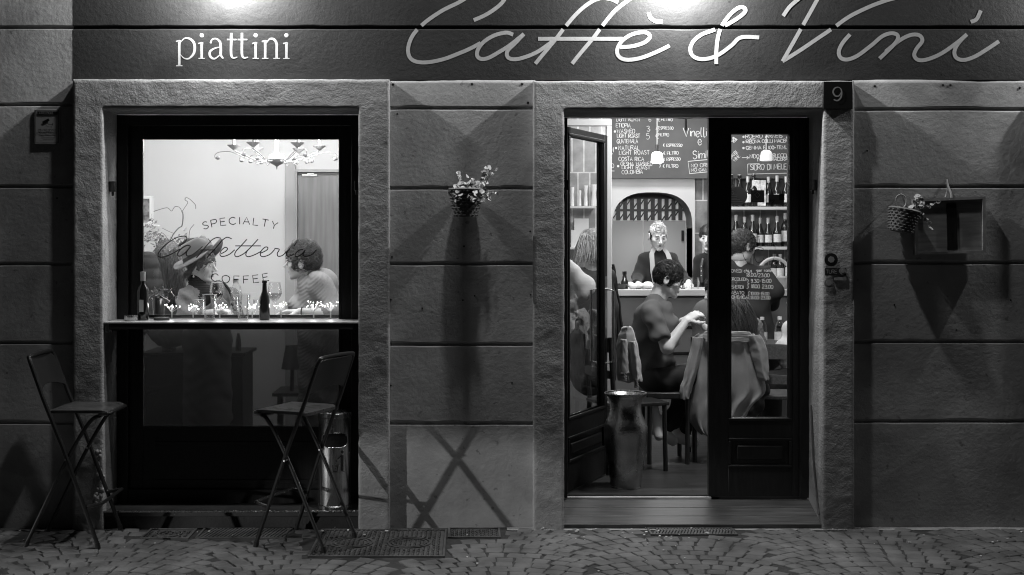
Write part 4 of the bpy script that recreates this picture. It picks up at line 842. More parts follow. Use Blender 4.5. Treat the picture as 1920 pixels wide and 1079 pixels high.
def face_bits(t, M, sc=1.0, lips=True, open_eyes=True, brow=None):
    T = lambda p: tuple(M @ (Vector(p) * sc)); e = MB(); b = MB(); l = MB()
    for s in (1, -1):
        if open_eyes: e.sphere(T((.0835, s * .030, .003)), .0062 * sc, 8, 6)
        e.tube([T((.0825, s * .016, .004)), T((.0875, s * .03, .0095 if open_eyes else -.002)), T((.076, s * .043, .003))], .0016 * sc, 5)
        b.tube([T((.090, s * .014, .026)), T((.089, s * .03, .031)), T((.074, s * .047, .026))], [.0030 * sc, .0034 * sc, .0015 * sc], 6)
    e.build('eyes', M_hairD, t); b.build('eyebrows', brow or M_brow, t)
    if lips:
        l.tube([T((.080, -.022, -.060)), T((.0868, -.008, -.0555)), T((.0868, .008, -.0555)), T((.080, .022, -.060))], [.001, .0045, .0045, .001], 6)
        l.tube([T((.080, -.022, -.060)), T((.0862, -.007, -.066)), T((.0862, .007, -.066)), T((.080, .022, -.060))], [.001, .005, .005, .001], 6); l.build('lips', M_lip, t)
def hand(S_, wrist, d, up, thumb, curl=40, sc=1.0, spread=0):  # d: direction of the palm, up: back of the hand, thumb: +1 / -1 side
    d = Vector(d).normalized(); up = Vector(up); up = (up - d * up.dot(d)).normalized(); sd = d.cross(up) * thumb; w = Vector(wrist)
    q = lambda u, s, n: w + (d * u + sd * s + up * n) * sc
    for s in (-.026, -.009, .009, .026): S_.cap(q(.01, s * .7, 0), q(.085, s, .003), .015 * sc, .012 * sc, .012)
    for s, L in ((.030, .070), (.010, .078), (-.010, .073), (-.030, .058)):
        p = q(.088, s, .003); a = R(curl * .55); pts = [p]; rr = [.0095 * sc, .0085 * sc, .0078 * sc, .0065 * sc]
        for k, f_ in enumerate((.45, .3, .25)):
            dr = d * math.cos(a) - up * math.sin(a) + sd * s * spread; p = p + dr * L * f_ * sc; pts.append(p); a += R(curl * .8)
        S_.chain(pts, rr, .004)
    a = R(curl * .5); b0 = q(.025, .030, -.004); b1 = b0 + (d * .6 + sd * .65 - up * .35).normalized() * .042 * sc; b2 = b1 + (d * .9 + sd * .15 - up * math.sin(a)).normalized() * .032 * sc; b3 = b2 + (d - sd * .25 - up * math.sin(a)).normalized() * .024 * sc
    S_.chain([b0, b1, b2, b3], [.014 * sc, .0115 * sc, .0095 * sc, .007 * sc], .008)

def hair(parent, M, m, n=900, L=.06, cap_r=(.104, .083, .098), zmin=-.05, face=.05, lift=.35, curl=0, down=0, comb=(-1, 0, 0), wd=.0016, name='hair', seed=1, lump=.004, off=(-.014, 0, .028), tex=None, extra=None):
    """scalp cap with strands; zmin = how low it reaches at the back, face = hairline x at the forehead"""
    r_ = random.Random(seed); S_ = SDF(); R3 = M.to_3x3(); T = lambda p: tuple(M @ Vector(p))
    S_.ell(T(off), cap_r, R3, .01); 
    S_.ell(T((face + .075, 0, -.075)), (.08, .12, .105), Matrix(R3), .015, True)
    S_.ell(T((.03, 0, zmin - .095)), (.16, .12, .10), R3, .015, True)
    for s in (1, -1): S_.ell(T((-.004, s * .092, -.012)), (.014, .020, .026), R3, .005, True)
    if extra: extra(S_, T, R3)
    fr = np.array(M.to_translation())
    me = S_.mesh(name, .0055, lambda X, Y, Z: lump * (np.sin(X * 170 + 3 * np.sin(Z * 60)) * np.sin(Y * 150 + 2 * np.sin(X * 50)) + .6 * np.sin(Z * 260 + 4 * np.sin(Y * 90))))
    mb = MB(); a = np.empty(len(me.vertices) * 3); me.vertices.foreach_get('co', a); a = a.reshape(-1, 3).tolist(); F_ = [tuple(p.vertices) for p in me.polygons]
    mb.add(a, F_); V = [Vector(p) for p in a]; cen = M @ Vector(off); cm = R3 @ Vector(comb)
    Mi = M.inverted()
    for _ in range(n):
        p = V[r_.randrange(len(V))]; lp = Mi @ p; nr = (p - cen).normalized()
        d = cm * .6 + noise.noise_vector(p * 26 + Vector((seed, 0, 0))) * (1.1 if curl or lump > .003 else .45) + Vector((r_.gauss(0, .12), r_.gauss(0, .12), r_.gauss(0, .12))) + Vector((0, 0, -down))
        if not down and ((lp.x > .035 and lp.z < .055) or (lp.z < .03 and abs(lp.x + .006) < .018 and abs(lp.y) > .05)): continue
        d = (d - nr * d.dot(nr)).normalized(); d = (d + nr * lift * .5).normalized()
        ll = L * r_.uniform(.5, 1.15); pts = [p - nr * .003]; q = p; ph = 6.3 * noise.noise(p * 18); u = d.cross(nr); u = u.normalized() if u.length > .01 else Vector((0, 0, 1)); w_ = u.cross(d)
        for k in range(5):
            q = q + d * ll / 5; dd = q - cen; 
            if curl: q = q + (u * math.cos(ph + k * 1.7) + w_ * math.sin(ph + k * 1.7)) * curl
            d = (d + Vector((0, 0, -.25 * down)) - nr * .10).normalized(); lq = Mi @ q - Vector(off); e = (lq.x / cap_r[0]) ** 2 + (lq.y / cap_r[1]) ** 2 + (lq.z / cap_r[2]) ** 2
            if e < 1.02: q = M @ (Vector(off) + lq / math.sqrt(e) * 1.015)
            pts.append(q)
        mb.tube(pts, [wd, wd, wd * .95, wd * .8, wd * .55, wd * .2], 3, cap=False)
    return mb.build(name, m, parent, sharp=180)
def strands(mb, roots, path, n, wd=.002, jit=.012, seed=2, k=9, wave=.004):
    """long hair: n locks following a path of 3-D points from around its first point"""
    r_ = random.Random(seed)
    for _ in range(n):
        a, b = r_.uniform(-1, 1), r_.uniform(-1, 1); ph = r_.uniform(0, 6); stp = r_.uniform(.75, 1.0); m = len(path); pts = []
        for i in range(m):
            f_ = i / (m - 1) * stp * (m - 1); j = min(int(f_), m - 2); t = f_ - j; c = Vector(path[j][0]).lerp(Vector(path[j + 1][0]), t); w = path[j][1] * (1 - t) + path[j + 1][1] * t; dp = path[j][2] * (1 - t) + path[j + 1][2] * t
            pts.append(c + Vector((a * w + wave * math.sin(ph + i * 1.3), b * dp + wave * math.cos(ph * 2 + i), r_.gauss(0, .002))))
        mb.tube(pts, [wd] * (m - 2) + [wd * .8, wd * .3], 3, cap=False)

def folds(amp=.004, f1=38, seed=0, axis=(1, .3, 1)):
    def d(X, Y, Z):
        u = X * axis[0] + Y * axis[1] + Z * axis[2]
        return amp * (np.sin(u * f1 + 2.2 * np.sin(Z * 9 + X * 7 + seed) + seed) * (.5 + .5 * np.sin(X * 13 + Y * 11 + Z * 7 + seed)) + .4 * np.sin(Z * f1 * 1.7 + 3 * np.sin(X * 17 + seed)))
    return d
def clothm(name, S_, m, t, h=.0065, disp=None, **k): return link_mesh(S_.mesh(name, h, disp), name, m, t, sharp=180, **k)
def bodym(S_, t, m=M_skin, h=.0042): return link_mesh(S_.mesh('body', h), 'body', m, t, sharp=180)
def A(px, py, y, dz=0): v = P(px, py, y); v.z += dz; return v
def person(px, py, y, label): return thing('person', A(px, py, y), label, 'person')

M_blazer = mat('grey_tweed', .17, .9, bump=.4, bscale=160, var=.15, vscale=90); M_knitB = mat('black_knit', .010, .9, sheen=.1, bump=.3, bscale=200)
M_felt = mat('grey_felt', .10, .85, bump=.15, bscale=150, sheen=.2); M_rib = mat('grey_rib_knit', .26, .9, bump=.2, bscale=120); M_tee = mat('dark_tee', .10, .85, bump=.2, bscale=140); M_trs = mat('black_trousers', .012, .8)
M_darkc = mat('dark_wool', .026, .9, bump=.3, bscale=120); M_strap = mat('apron_strap', .34, .7); M_apron = mat('black_apron', .016, .7)

# ---- woman in the felt hat
y = .95; t = person(390, 600, y, 'woman in a wide grey felt hat, tweed blazer and black polo neck behind the window')
H = headM(A(378, 497, y), -18, 6, 4); b = SDF(); head(b, H, .98, nose=.95)
b.cap(A(368, 512, y), A(364, 545, y), .05, .055, .02)
hand(b, A(398, 586, y - .28), (1, -.25, .1), (0, 0, 1), 1, 45); b.cap(A(380, 590, y - .24), A(398, 587, y - .28), .026, .024, .01)
bodym(b, t); face_bits(t, H, .98, open_eyes=False)
hm = MB(); strands(hm, 0, [(H @ Vector((.015, .03, .05)), .03, .02), (H @ Vector((.02, .086, .02)), .02, .015), (H @ Vector((.005, .088, -.03)), .02, .02), (H @ Vector((-.06, .08, -.07)), .03, .03), (H @ Vector((-.09, .05, -.14)), .035, .03)], 130, .0022, seed=4)
strands(hm, 0, [(H @ Vector((.0, -.04, .07)), .03, .02), (H @ Vector((.012, -.086, .03)), .010, .010), (H @ Vector((-.012, -.094, -.02)), .012, .012), (H @ Vector((-.05, -.09, -.05)), .022, .02), (H @ Vector((-.08, -.07, -.12)), .03, .03)], 160, .0022, seed=5)
hair(t, H, M_hairM, 160, .07, down=.5, face=.02, zmin=-.09, comb=(-1.5, 0, 0), seed=3); hm.build('loose_hair', M_hairM, t, sharp=180)
HT = Matrix.Translation(H @ Vector((-.022, 0, .058))) @ H.to_3x3().to_4x4() @ Matrix.Rotation(R(-31), 4, 'Y') @ Matrix.Rotation(R(8), 4, 'X')
hat = MB(); pr = [(.082, -.012), (.10, -.016), (.174, -.010), (.184, -.004), (.182, .0), (.12, -.004), (.102, .004), (.099, .05), (.090, .095), (.07, .112), (.04, .105), (.012, .098), (.001, .096)]; nn = 48
vs = []
for r_, z in pr:
    for k in range(nn):
        a = 2 * math.pi * k / nn; brim = max(0, (r_ - .11) / .075); zz = z + brim * (.032 * math.cos(2 * a) + .010 * math.sin(a * 3)); el = 1.08 if r_ < .11 else 1.0
        if r_ < .095 and z > .08: zz -= .02 * max(0, 1 - abs(math.sin(a)) * 2)
        vs.append(HT @ Vector((r_ * math.cos(a) * el, r_ * math.sin(a) * .94, zz)))
hat.add(vs, [(i * nn + k, i * nn + (k + 1) % nn, (i + 1) * nn + (k + 1) % nn, (i + 1) * nn + k) for i in range(len(pr) - 1) for k in range(nn)])
ho = hat.build('felt_hat', M_felt, t, sharp=60); MB().lathe([(.104, .003), (.1045, .026), (.101, .026), (.101, .003)], HT.to_translation(), 40, HT.to_3x3(), 1.08, .95).build('hat_band', mat('hat_band', .04, .6), ho)
c = SDF(); sl, sr = A(349, 560, y - .05), A(432, 556, y + .06); ch_ = A(388, 578, y)
c.cap(A(366, 548, y), A(408, 548, y), .062, .06, .05); c.ell(ch_, (.15, .105, .13), None, .05); c.cap(sl, A(366, 548, y), .058, .06, .05); c.cap(sr, A(408, 548, y), .052, .058, .05)
c.chain([sl, A(345, 592, y - .12), A(378, 592, y - .24)], [.056, .046, .034], .03); c.chain([sr, A(442, 590, y - .05), A(402, 592, y - .2)], [.052, .044, .033], .03)
c.cap(A(389, 640, y), ch_, .15, .13, .05); c.ell(A(392, 548, y - .10), (.045, .09, .09), Matrix.Rotation(R(20), 3, 'Y'), .02, True)
c.cap(A(389, 640, y), A(389, 780, y), .15, .16, .05); clothm('blazer', c, M_blazer, t, disp=folds(.005, 42, 1))
lp = MB()
for s in ((364, 545, 352, 575, 383, 600), (405, 545, 426, 568, 396, 600)):
    vs = [A(s[0], s[1], y - .085), A(s[2], s[3], y - .118), A(s[4], s[5], y - .155), A((s[0] * .35 + 389 * .65), s[1] + 12, y - .112)]; vs2 = [v + Vector((0, .012, 0)) for v in vs]
    lp.add(vs + vs2, [(0, 1, 2, 3), (7, 6, 5, 4), (0, 4, 5, 1), (1, 5, 6, 2), (2, 6, 7, 3), (3, 7, 4, 0)])
lp.build('lapels', M_blazer, t, bevel=.003)
c = SDF(); c.cap(A(368, 522, y), A(370, 548, y - .01), .057, .064, .02); c.ell(A(386, 566, y - .03), (.085, .085, .115), None, .03); clothm('polo_neck', c, M_knitB, t, disp=lambda X, Y, Z: .0022 * np.sin(Z * 420))
MB().tube(cr([A(410, 528, y + .02), A(424, 536, y - .02), A(433, 552, y - .045), A(438, 575, y - .06)], 5), .009, 8).build('bag_strap', M_knitB, t)
er = MB(); er.tube([H @ Vector((-.004, -.088, -.042)), H @ Vector((-.002, -.09, -.065))], .003).sphere(H @ Vector((-.002, -.09, -.07)), .007); er.build('earring', M_steel, t)

# ---- curly-haired man in ribbed sweater
y = .95; t = person(590, 600, y, 'curly-haired man in a pale ribbed sweater leaning on the window counter')
H = headM(A(566, 492, y), 176, 2, -3); b = SDF(); head(b, H, 1.0, nose=1.05); b.cap(A(574, 505, y), A(590, 540, y), .054, .06, .02)
b.cap(A(603, 588, y - .28), A(563, 585, y - .30), .035, .025, .01); hand(b, A(562, 585, y - .30), (-1, -.1, -.02), (0, 0, 1), -1, 22)
bodym(b, t); face_bits(t, H, 1.0, brow=M_hairM)
hair(t, H, M_hairM, 3200, .045, (.108, .084, .105), -.040, .040, .75, .0065, 0, (-.3, 0, .5), .0014, seed=8, lump=.012)
c = SDF(); sh_ = A(594, 530, y - .06); c.ell(A(598, 570, y), (.135, .13, .16), Matrix.Rotation(R(-20), 3, 'Y'), .05); c.cap(A(583, 534, y), A(608, 528, y + .04), .07, .09, .05); c.cap(A(604, 640, y + .02), A(600, 580, y), .15, .14, .05)
c.chain([sh_, A(600, 535, y - .12), A(633, 580, y - .2), A(606, 589, y - .27)], [.07, .072, .056, .045], .03); c.chain([A(574, 540, y + .1), A(556, 575, y + .02), A(572, 589, y - .1)], [.06, .05, .042], .03)
c.cap(A(576, 522, y), A(582, 536, y), .064, .075, .02)
c.cap(A(604, 640, y + .02), A(604, 770, y + .02), .15, .16, .05); clothm('ribbed_sweater', c, M_rib, t, h=.0052, disp=lambda X, Y, Z: .0018 * np.sin((X * .62 - Z * .62 + Y * .3) * 430) + .006 * np.sin(Z * 40 + X * 25))
MB().lathe([(.030, -.004), (.033, 0), (.030, .004)], A(566, 585, y - .30), 16, Matrix.Rotation(R(90), 3, 'Y')).build('bracelet', M_blackmetal, t)

# ---- woman with long straight hair, back to the window
y = 1.5; t = person(318, 600, y, 'woman seen from behind with long straight brown hair, left of the hat')
H = headM(A(317, 486, y), 80, 5); b = SDF(); head(b, H, .98); b.cap(A(317, 505, y), A(317, 540, y), .05, .06); bodym(b, t, h=.006)
hair(t, H, M_hairM, 300, .1, (.108, .088, .1), -.12, .03, .1, down=.9, seed=6); hm = MB()
strands(hm, 0, [(A(316, 462, y), .03, .05), (A(315, 472, y - .06), .075, .05), (A(315, 500, y - .085), .098, .04), (A(317, 530, y - .09), .115, .04), (A(320, 556, y - .09), .125, .04), (A(322, 580, y - .09), .115, .03)], 1200, .0022, seed=7, wave=.009)
hm.build('long_hair', mat('light_brown_hair', .10, .4, spec=.6), t, sharp=180)
c = SDF(); c.cap(A(290, 560, y), A(345, 560, y), .07, .07, .05); c.ell(A(318, 600, y), (.18, .11, .2), None, .05); c.chain([A(290, 560, y), A(280, 610, y), A(300, 640, y - .1)], [.06, .05, .04]); clothm('cardigan', c, mat('dusky_knit', .07, .9), t, h=.009, disp=folds(.006, 30, 2))
# ---- person in the dark jacket at the left edge
y = 1.15; t = person(270, 600, y, 'person in a dark quilted jacket cut off by the left window edge')
H = headM(A(226, 440, y), 60, 5); b = SDF(); head(b, H); b.cap(A(228, 460, y), A(236, 490, y), .055, .06); bodym(b, t, h=.006); hair(t, H, M_hairD, 250, .05, seed=9)
c = SDF(); c.cap(A(240, 490, y), A(276, 492, y), .07, .06, .05); c.ell(A(258, 560, y), (.15, .11, .25), None, .05); c.chain([A(278, 492, y - .02), A(288, 530, y - .05), A(293, 565, y - .12), A(280, 600, y - .2)], [.062, .055, .05, .04]); clothm('jacket', c, M_darkc, t, h=.008, disp=lambda X, Y, Z: .008 * np.abs(np.sin(Z * 45)))
# ---- person behind the hat
y = 1.75; t = person(355, 600, y, 'person with a dark beret, face half hidden behind the grey felt hat')
H = headM(A(360, 484, y), -60, 4); b = SDF(); head(b, H); b.cap(A(358, 500, y), A(358, 530, y), .05, .06); bodym(b, t, h=.006); face_bits(t, H, lips=False)
c = SDF(); c.ell(A(364, 462, y), (.125, .115, .06), Matrix.Rotation(R(-12), 3, 'Y'), .03); c.ell(A(352, 472, y), (.085, .08, .05)); clothm('beret', c, mat('dark_bouclé'.replace('é', 'e'), .04, .95), t, h=.006, disp=lambda X, Y, Z: .006 * np.sin(X * 200 + 3 * np.sin(Z * 90)) * np.sin(Y * 190) * np.sin(Z * 210))
c = SDF(); c.cap(A(336, 540, y), A(384, 540, y), .07, .07, .05); c.ell(A(360, 590, y), (.18, .12, .2), None, .05); clothm('patterned_top', c, mat('speckled_top', .25, .9, var=.9, vscale=70, vdetail=1), t, h=.009)

# ---- seated man with glasses
y = 1.42; t = person(1240, 740, y, 'seated man in a dark tee and glasses, looking down at his hands')
H = headM(A(1254, 524, y), -12, 17, 0); b = SDF(); head(b, H, 1.04); b.cap(A(1243, 534, y + .01), A(1233, 562, y + .02), .056, .064, .02)
sh_ = A(1226, 590, y - .16); el = A(1251, 652, y - .22); wr = A(1287, 602, y - .15)
b.chain([sh_.lerp(el, .25), el, wr], [.046, .043, .027], .02); hand(b, wr, (.85, .1, .5), (-.35, -.5, .8), 1, 62)
w2 = A(1279, 603, y + .02); e2 = A(1262, 640, y + .16); b.chain([A(1240, 592, y + .2), e2, w2], [.05, .042, .026], .02); hand(b, w2, (.75, -.15, .55), (-.5, .3, .8), -1, 45)
b.chain([A(1224, 770, y - .05), A(1236, 818, y - .12)], [.045, .034]); bodym(b, t); face_bits(t, H, 1.04)
hair(t, H, M_hairD, 3000, .045, (.106, .083, .104), -.045, .055, .16, 0, .12, (.6, -.2, -.1), .0013, seed=12, lump=.0035)
c = SDF(); c.cap(A(1222, 584, y - .09), A(1240, 582, y + .16), .075, .07, .05); c.cap(A(1232, 566, y), A(1234, 574, y), .066, .085, .02)
c.chain([A(1224, 600, y + .02), A(1219, 640, y + .02), A(1231, 682, y + .02)], [.135, .135, .13], .06); c.ell(A(1244, 615, y), (.10, .15, .13), None, .05)
c.cap(A(1222, 590, y - .14), A(1240, 632, y - .21), .068, .066, .02); c.cap(A(1238, 590, y + .19), A(1252, 626, y + .18), .066, .062, .02); c.ell(A(1247, 652, y - .225), (.07, .09, .06), Matrix.Rotation(R(30), 3, 'Y'), .006, True)
clothm('tee_shirt', c, M_tee, t, disp=folds(.008, 40, 3, (.8, .2, -1)))
c = SDF(); hp = A(1236, 712, y); c.ell(hp, (.15, .17, .10), None, .04); k1 = A(1293, 706, y - .10); k2 = A(1300, 700, y + .12)
c.chain([hp + Vector((0, -.08, 0)), k1, A(1262, 790, y - .02)], [.10, .075, .055], .04); c.chain([hp + Vector((0, .08, 0)), k2, A(1286, 800, y + .1)], [.1, .075, .055], .04); c.cap(A(1262, 780, y - .02), A(1252, 800, y - .05), .055, .05); clothm('trousers', c, M_trs, t, h=.008, disp=folds(.006, 25, 4))
M_snk = mat('pale_sneaker', .7, .7, bump=.3, bscale=40)
for k, (a, b_, yy) in enumerate(((1228, 1262, y - .05), (1262, 1302, y + .12))):
    c = SDF(); p0, p1 = A(a + 4, 800 if k == 0 else 812, yy), A(b_, 826 if k == 0 else 830, yy); c.cap(p0, p1, .045, .032, .02); c.ell(A(a + 6, 790 if k == 0 else 802, yy), (.045, .045, .05), None, .02); c.cap(p0 - Vector((.02, 0, .03)), p1 - Vector((0, 0, .012)), .03, .026, .02); clothm('sneaker', c, M_snk, t, h=.006)
gl = MB(); T = lambda p: H @ (Vector(p) * 1.04)
for s in (1, -1):
    gl.tube([T((.098 + .002 * math.cos(a), s * .031 + .022 * math.cos(a), .003 + .017 * math.sin(a))) for a in np.linspace(0, 6.28, 18)], .0024, 6); gl.tube([T((.095, s * .054, .008)), T((.0, s * .086, .008))], .0024, 6)
gl.tube([T((.101, -.009, .006)), T((.101, .009, .006))], .0022, 6); gl.build('glasses', M_blackmetal, t)
MB().lathe([(.029, -.006), (.032, 0), (.029, .006)], w2 - Vector((.02, 0, .016)), 14, Matrix.Rotation(R(50), 3, 'Y')).build('wristwatch', M_blackmetal, t)

# ---- barista with bleached hair
y = 3.95; t = person(1232, 545, y, 'barista with short bleached hair, black polo neck and pale apron straps')
H = headM(A(1234, 443, y), -84, 20, 0); b = SDF(); head(b, H, 1.04); b.cap(A(1234, 455, y + .03), A(1234, 478, y + .05), .052, .058, .02)
hl, hr_ = A(1202, 536, y - .42), A(1291, 533, y - .36); b.cap(hl + Vector((-.03, .1, .02)), hl, .027, .024); hand(b, hl, (.3, -.8, -.1), (0, 0, 1), -1, 50, 1.05); b.cap(hr_ + Vector((.02, .1, .02)), hr_, .027, .024); hand(b, hr_, (-.1, -.8, -.1), (0, 0, 1), 1, 60, 1.05)
bodym(b, t); face_bits(t, H, 1.04, brow=M_hairD)
hair(t, H, M_hairW, 1600, .026, (.102, .070, .103), .025, .055, .45, .0015, 0, (.6, 0, .1), .0014, seed=14, lump=.006); hair(t, H, M_hairD, 400, .022, (.1, .0815, .092), -.05, .035, .05, seed=15, name='dark_hair_sides', off=(-.016, 0, .016), lump=.001)
c = SDF(); c.cap(A(1212, 485, y + .05), A(1256, 485, y + .05), .06, .06, .05); c.ell(A(1234, 515, y + .04), (.17, .11, .18), None, .06); c.cap(A(1234, 540, y + .04), A(1234, 600, y + .04), .15, .15, .05); c.cap(A(1234, 466, y + .04), A(1234, 476, y + .05), .060, .068, .02)
c.chain([A(1207, 488, y + .04), A(1196, 520, y - .02), hl + Vector((-.03, .09, .02))], [.058, .048, .034], .03); c.chain([A(1261, 488, y + .04), A(1277, 518, y + .02), hr_ + Vector((.02, .09, .02))], [.058, .048, .034], .03)
clothm('black_polo_neck', c, M_knitB, t, h=.008, disp=folds(.006, 30, 5))
ap_ = MB()
for pts in ([(1229, 461, .0), (1222, 476, -.045), (1224, 510, -.085), (1231, 545, -.10)], [(1241, 460, .0), (1252, 476, -.045), (1262, 505, -.085), (1262, 545, -.10)]):
    vs = []
    for a, b_, d_ in pts: c_ = A(a, b_, y + d_); vs += [c_ + Vector((-.021, 0, 0)), c_ + Vector((.021, 0, 0)), c_ + Vector((.021, .008, 0)), c_ + Vector((-.021, .008, 0))]
    ap_.add(vs, [(4 * i + a, 4 * i + (a + 1) % 4, 4 * i + 4 + (a + 1) % 4, 4 * i + 4 + a) for i in range(3) for a in range(4)])
ap_.build('apron_straps', M_strap, t); c = SDF(); c.ell(A(1242, 560, y - .02), (.17, .10, .14), None, .03); clothm('apron', c, M_apron, t, h=.01)
# ---- second barista, half behind the door stile
y = 4.0; t = person(1328, 545, y, 'dark-haired barista in black with buttoned apron, half hidden by the door stile')
H = headM(A(1328, 446, y), -112, 8); b = SDF(); head(b, H, 1.0); b.cap(A(1330, 458, y + .02), A(1332, 482, y + .03), .048, .055, .02); bodym(b, t, h=.005); face_bits(t, H)
hair(t, H, M_hairD, 400, .05, (.103, .083, .098), -.04, .05, .05, comb=(-1, 0, -.2), seed=16, lump=.001)
c = SDF(); c.cap(A(1314, 489, y + .03), A(1356, 489, y + .03), .062, .062, .05); c.ell(A(1333, 525, y + .03), (.155, .11, .18), None, .06); c.chain([A(1312, 492, y + .03), A(1308, 530, y), A(1312, 560, y - .1)], [.06, .05, .04]); c.cap(A(1332, 475, y + .03), A(1332, 482, y + .03), .052, .058, .02); clothm('black_shirt', c, M_knitB, t, h=.008, disp=folds(.004, 30, 6))
sb = MB(); 
for py in (500, 509, 518): sb.sphere(A(1315, py, y - .105), .009, 8, 6)
sb.build('buttons', M_steel, t); s2 = MB(); s2.tube([A(1318, 486, y - .05), A(1315, 500, y - .095), A(1316, 530, y - .1)], .014, 6); s2.build('apron_strap', mat('dark_strap', .05, .6), t)
# ---- man in the dark blazer, seen from behind
y = 2.6; t = person(1410, 620, y, 'tall man in a dark blazer seen from behind through the right door pane')
H = headM(A(1392, 462, y), 28, 12, 0); b = SDF(); head(b, H, 1.06); b.cap(A(1390, 476, y - .01), A(1384, 500, y - .02), .058, .065, .02); bodym(b, t); 
hair(t, H, mat('greying_brown_hair', .07, .5), 900, .045, (.112, .089, .106), -.065, .070, .3, .003, .1, (-.2, 0, .1), .0022, seed=18, lump=.005)
c = SDF(); c.cap(A(1366, 506, y - .02), A(1428, 520, y + .02), .085, .08, .06); c.ell(A(1396, 560, y), (.20, .13, .27), Matrix.Rotation(R(-14), 3, 'Y'), .06); c.cap(A(1400, 590, y), A(1432, 660, y), .17, .16, .05)
c.chain([A(1432, 516, y), A(1452, 545, y - .05), A(1446, 567, y + .14), A(1440, 560, y + .25)], [.075, .066, .058, .04], .04); c.chain([A(1362, 510, y), A(1350, 560, y), A(1352, 600, y + .1)], [.075, .06, .05], .04); clothm('dark_blazer', c, mat('charcoal_blazer', .035, .85, bump=.2, bscale=150), t, h=.008, disp=folds(.006, 26, 7))
MB().lathe([(.070, -.02), (.078, 0), (.074, .022), (.064, .022), (.062, -.02)], A(1387, 483, y - .015), 24, Matrix.Rotation(R(-14), 3, 'Y')).build('shirt_collar', mat('pale_shirt', .55, .8), t)
# ---- woman with long wavy hair at the near table
y = 2.0; t = person(1370, 720, y, 'seated woman with long dark wavy hair and knit sweater, back to the street')
H = headM(A(1372, 560, y), 130, 12); b = SDF(); head(b, H, 1.0); b.cap(A(1374, 575, y), A(1376, 600, y), .05, .058, .02)
w3 = A(1318, 612, y + .05); b.cap(A(1334, 622, y + .05), w3, .03, .026); hand(b, w3, (-.8, .1, .55), (.5, .2, .8), -1, 40); bodym(b, t, h=.005)
hair(t, H, M_hairD, 400, .1, (.11, .09, .104), -.1, .05, .15, .004, .8, seed=20); hm = MB()
strands(hm, 0, [(A(1372, 545, y), .04, .06), (A(1378, 560, y - .08), .08, .05), (A(1386, 585, y - .10), .09, .04), (A(1392, 605, y - .11), .10, .04), (A(1396, 628, y - .11), .085, .03)], 900, .0026, seed=21, wave=.016); hm.build('wavy_hair', M_hairM, t, sharp=180)
c = SDF(); c.cap(A(1345, 612, y), A(1412, 612, y), .07, .07, .05); c.ell(A(1380, 660, y), (.18, .12, .22), None, .05); c.chain([A(1345, 612, y), A(1330, 650, y + .02), A(1334, 622, y + .05)], [.06, .05, .04]); c.chain([A(1412, 612, y), A(1428, 655, y), A(1400, 680, y + .15)], [.062, .05, .04]); clothm('knit_sweater', c, mat('speckled_knit', .2, .95, bump=.7, bscale=50, var=.3, vscale=60), t, h=.008, disp=lambda X, Y, Z: .004 * np.sin(Z * 160) * np.sin(X * 160))
c = SDF(); c.ell(A(1330, 598, y + .5), (.14, .12, .16), None, .04); c.cap(A(1330, 600, y + .5), A(1334, 700, y + .5), .13, .14, .04)
t = person(1332, 700, 2.55, 'person with rounded shoulders in dark grey, behind the coat by the door stile'); clothm('dark_pullover', c, M_tee, t, h=.01, disp=folds(.005, 28, 3)); b = SDF(); Hq = headM(A(1345, 545, 2.5), 190, 20); head(b, Hq); b.cap(A(1342, 560, 2.5), A(1336, 588, 2.5), .05, .06); bodym(b, t, h=.007); hair(t, Hq, M_hairD, 200, .05, seed=31)
# ---- person in the white sleeve at the right edge of the pane
y = 1.9; t = person(1480, 720, y, 'person in a loose white top cut off at the right edge of the door pane')
H = headM(A(1506, 560, y), 165, 5); b = SDF(); head(b, H); b.cap(A(1508, 575, y), A(1510, 605, y), .05, .058); b.cap(A(1462, 650, y - .05), A(1450, 655, y - .05), .03, .026); hand(b, A(1452, 655, y - .05), (-1, 0, -.1), (0, 0, 1), 1, 30); bodym(b, t, h=.007); hair(t, H, M_hairM, 300, .08, down=.6, seed=22)
c = SDF(); c.cap(A(1488, 620, y), A(1540, 620, y), .075, .07, .05); c.ell(A(1512, 670, y), (.19, .13, .22), None, .05); c.chain([A(1486, 618, y - .04), A(1475, 655, y - .08), A(1461, 652, y - .05)], [.072, .06, .04], .03); clothm('white_top', c, mat('white_cotton', .6, .85), t, h=.008, disp=folds(.007, 30, 8))
c = SDF(); c.chain([A(1500, 715, y), A(1445, 720, y - .12), A(1448, 830, y - .1)], [.12, .085, .06], .04); c.chain([A(1500, 715, y + .1), A(1420, 722, y + .12), A(1425, 800, y + .12)], [.12, .085, .06], .04); clothm('trousers', c, M_trs, t, h=.011)
# ---- blonde woman and white-sleeved guest seen through the open leaf
y = 1.9; t = person(1112, 600, y, 'woman with shoulder-length blonde hair seen through the open door pane')
H = headM(A(1112, 462, y), 60, 6); b = SDF(); head(b, H, .98); b.cap(A(1111, 480, y), A(1110, 505, y), .05, .058); bodym(b, t, h=.005); hair(t, H, M_hairL, 350, .09, (.108, .09, .104), -.09, .055, .1, down=.8, seed=23); hm = MB()
strands(hm, 0, [(A(1112, 432, y), .03, .05), (A(1110, 442, y - .05), .08, .05), (A(1108, 462, y - .085), .10, .04), (A(1106, 480, y - .09), .11, .04), (A(1103, 496, y - .09), .12, .035)], 480, .0036, seed=24, wave=.008); hm.build('blonde_hair', mat('blonde_hair', .42, .4), t, sharp=180)
c = SDF(); c.cap(A(1086, 520, y), A(1138, 520, y), .07, .07, .05); c.ell(A(1112, 570, y), (.18, .12, .22), None, .05); c.cap(A(1112, 590, y), A(1112, 700, y), .17, .17, .05); clothm('dark_top', c, M_darkc, t, h=.009, disp=folds(.005, 28, 9))
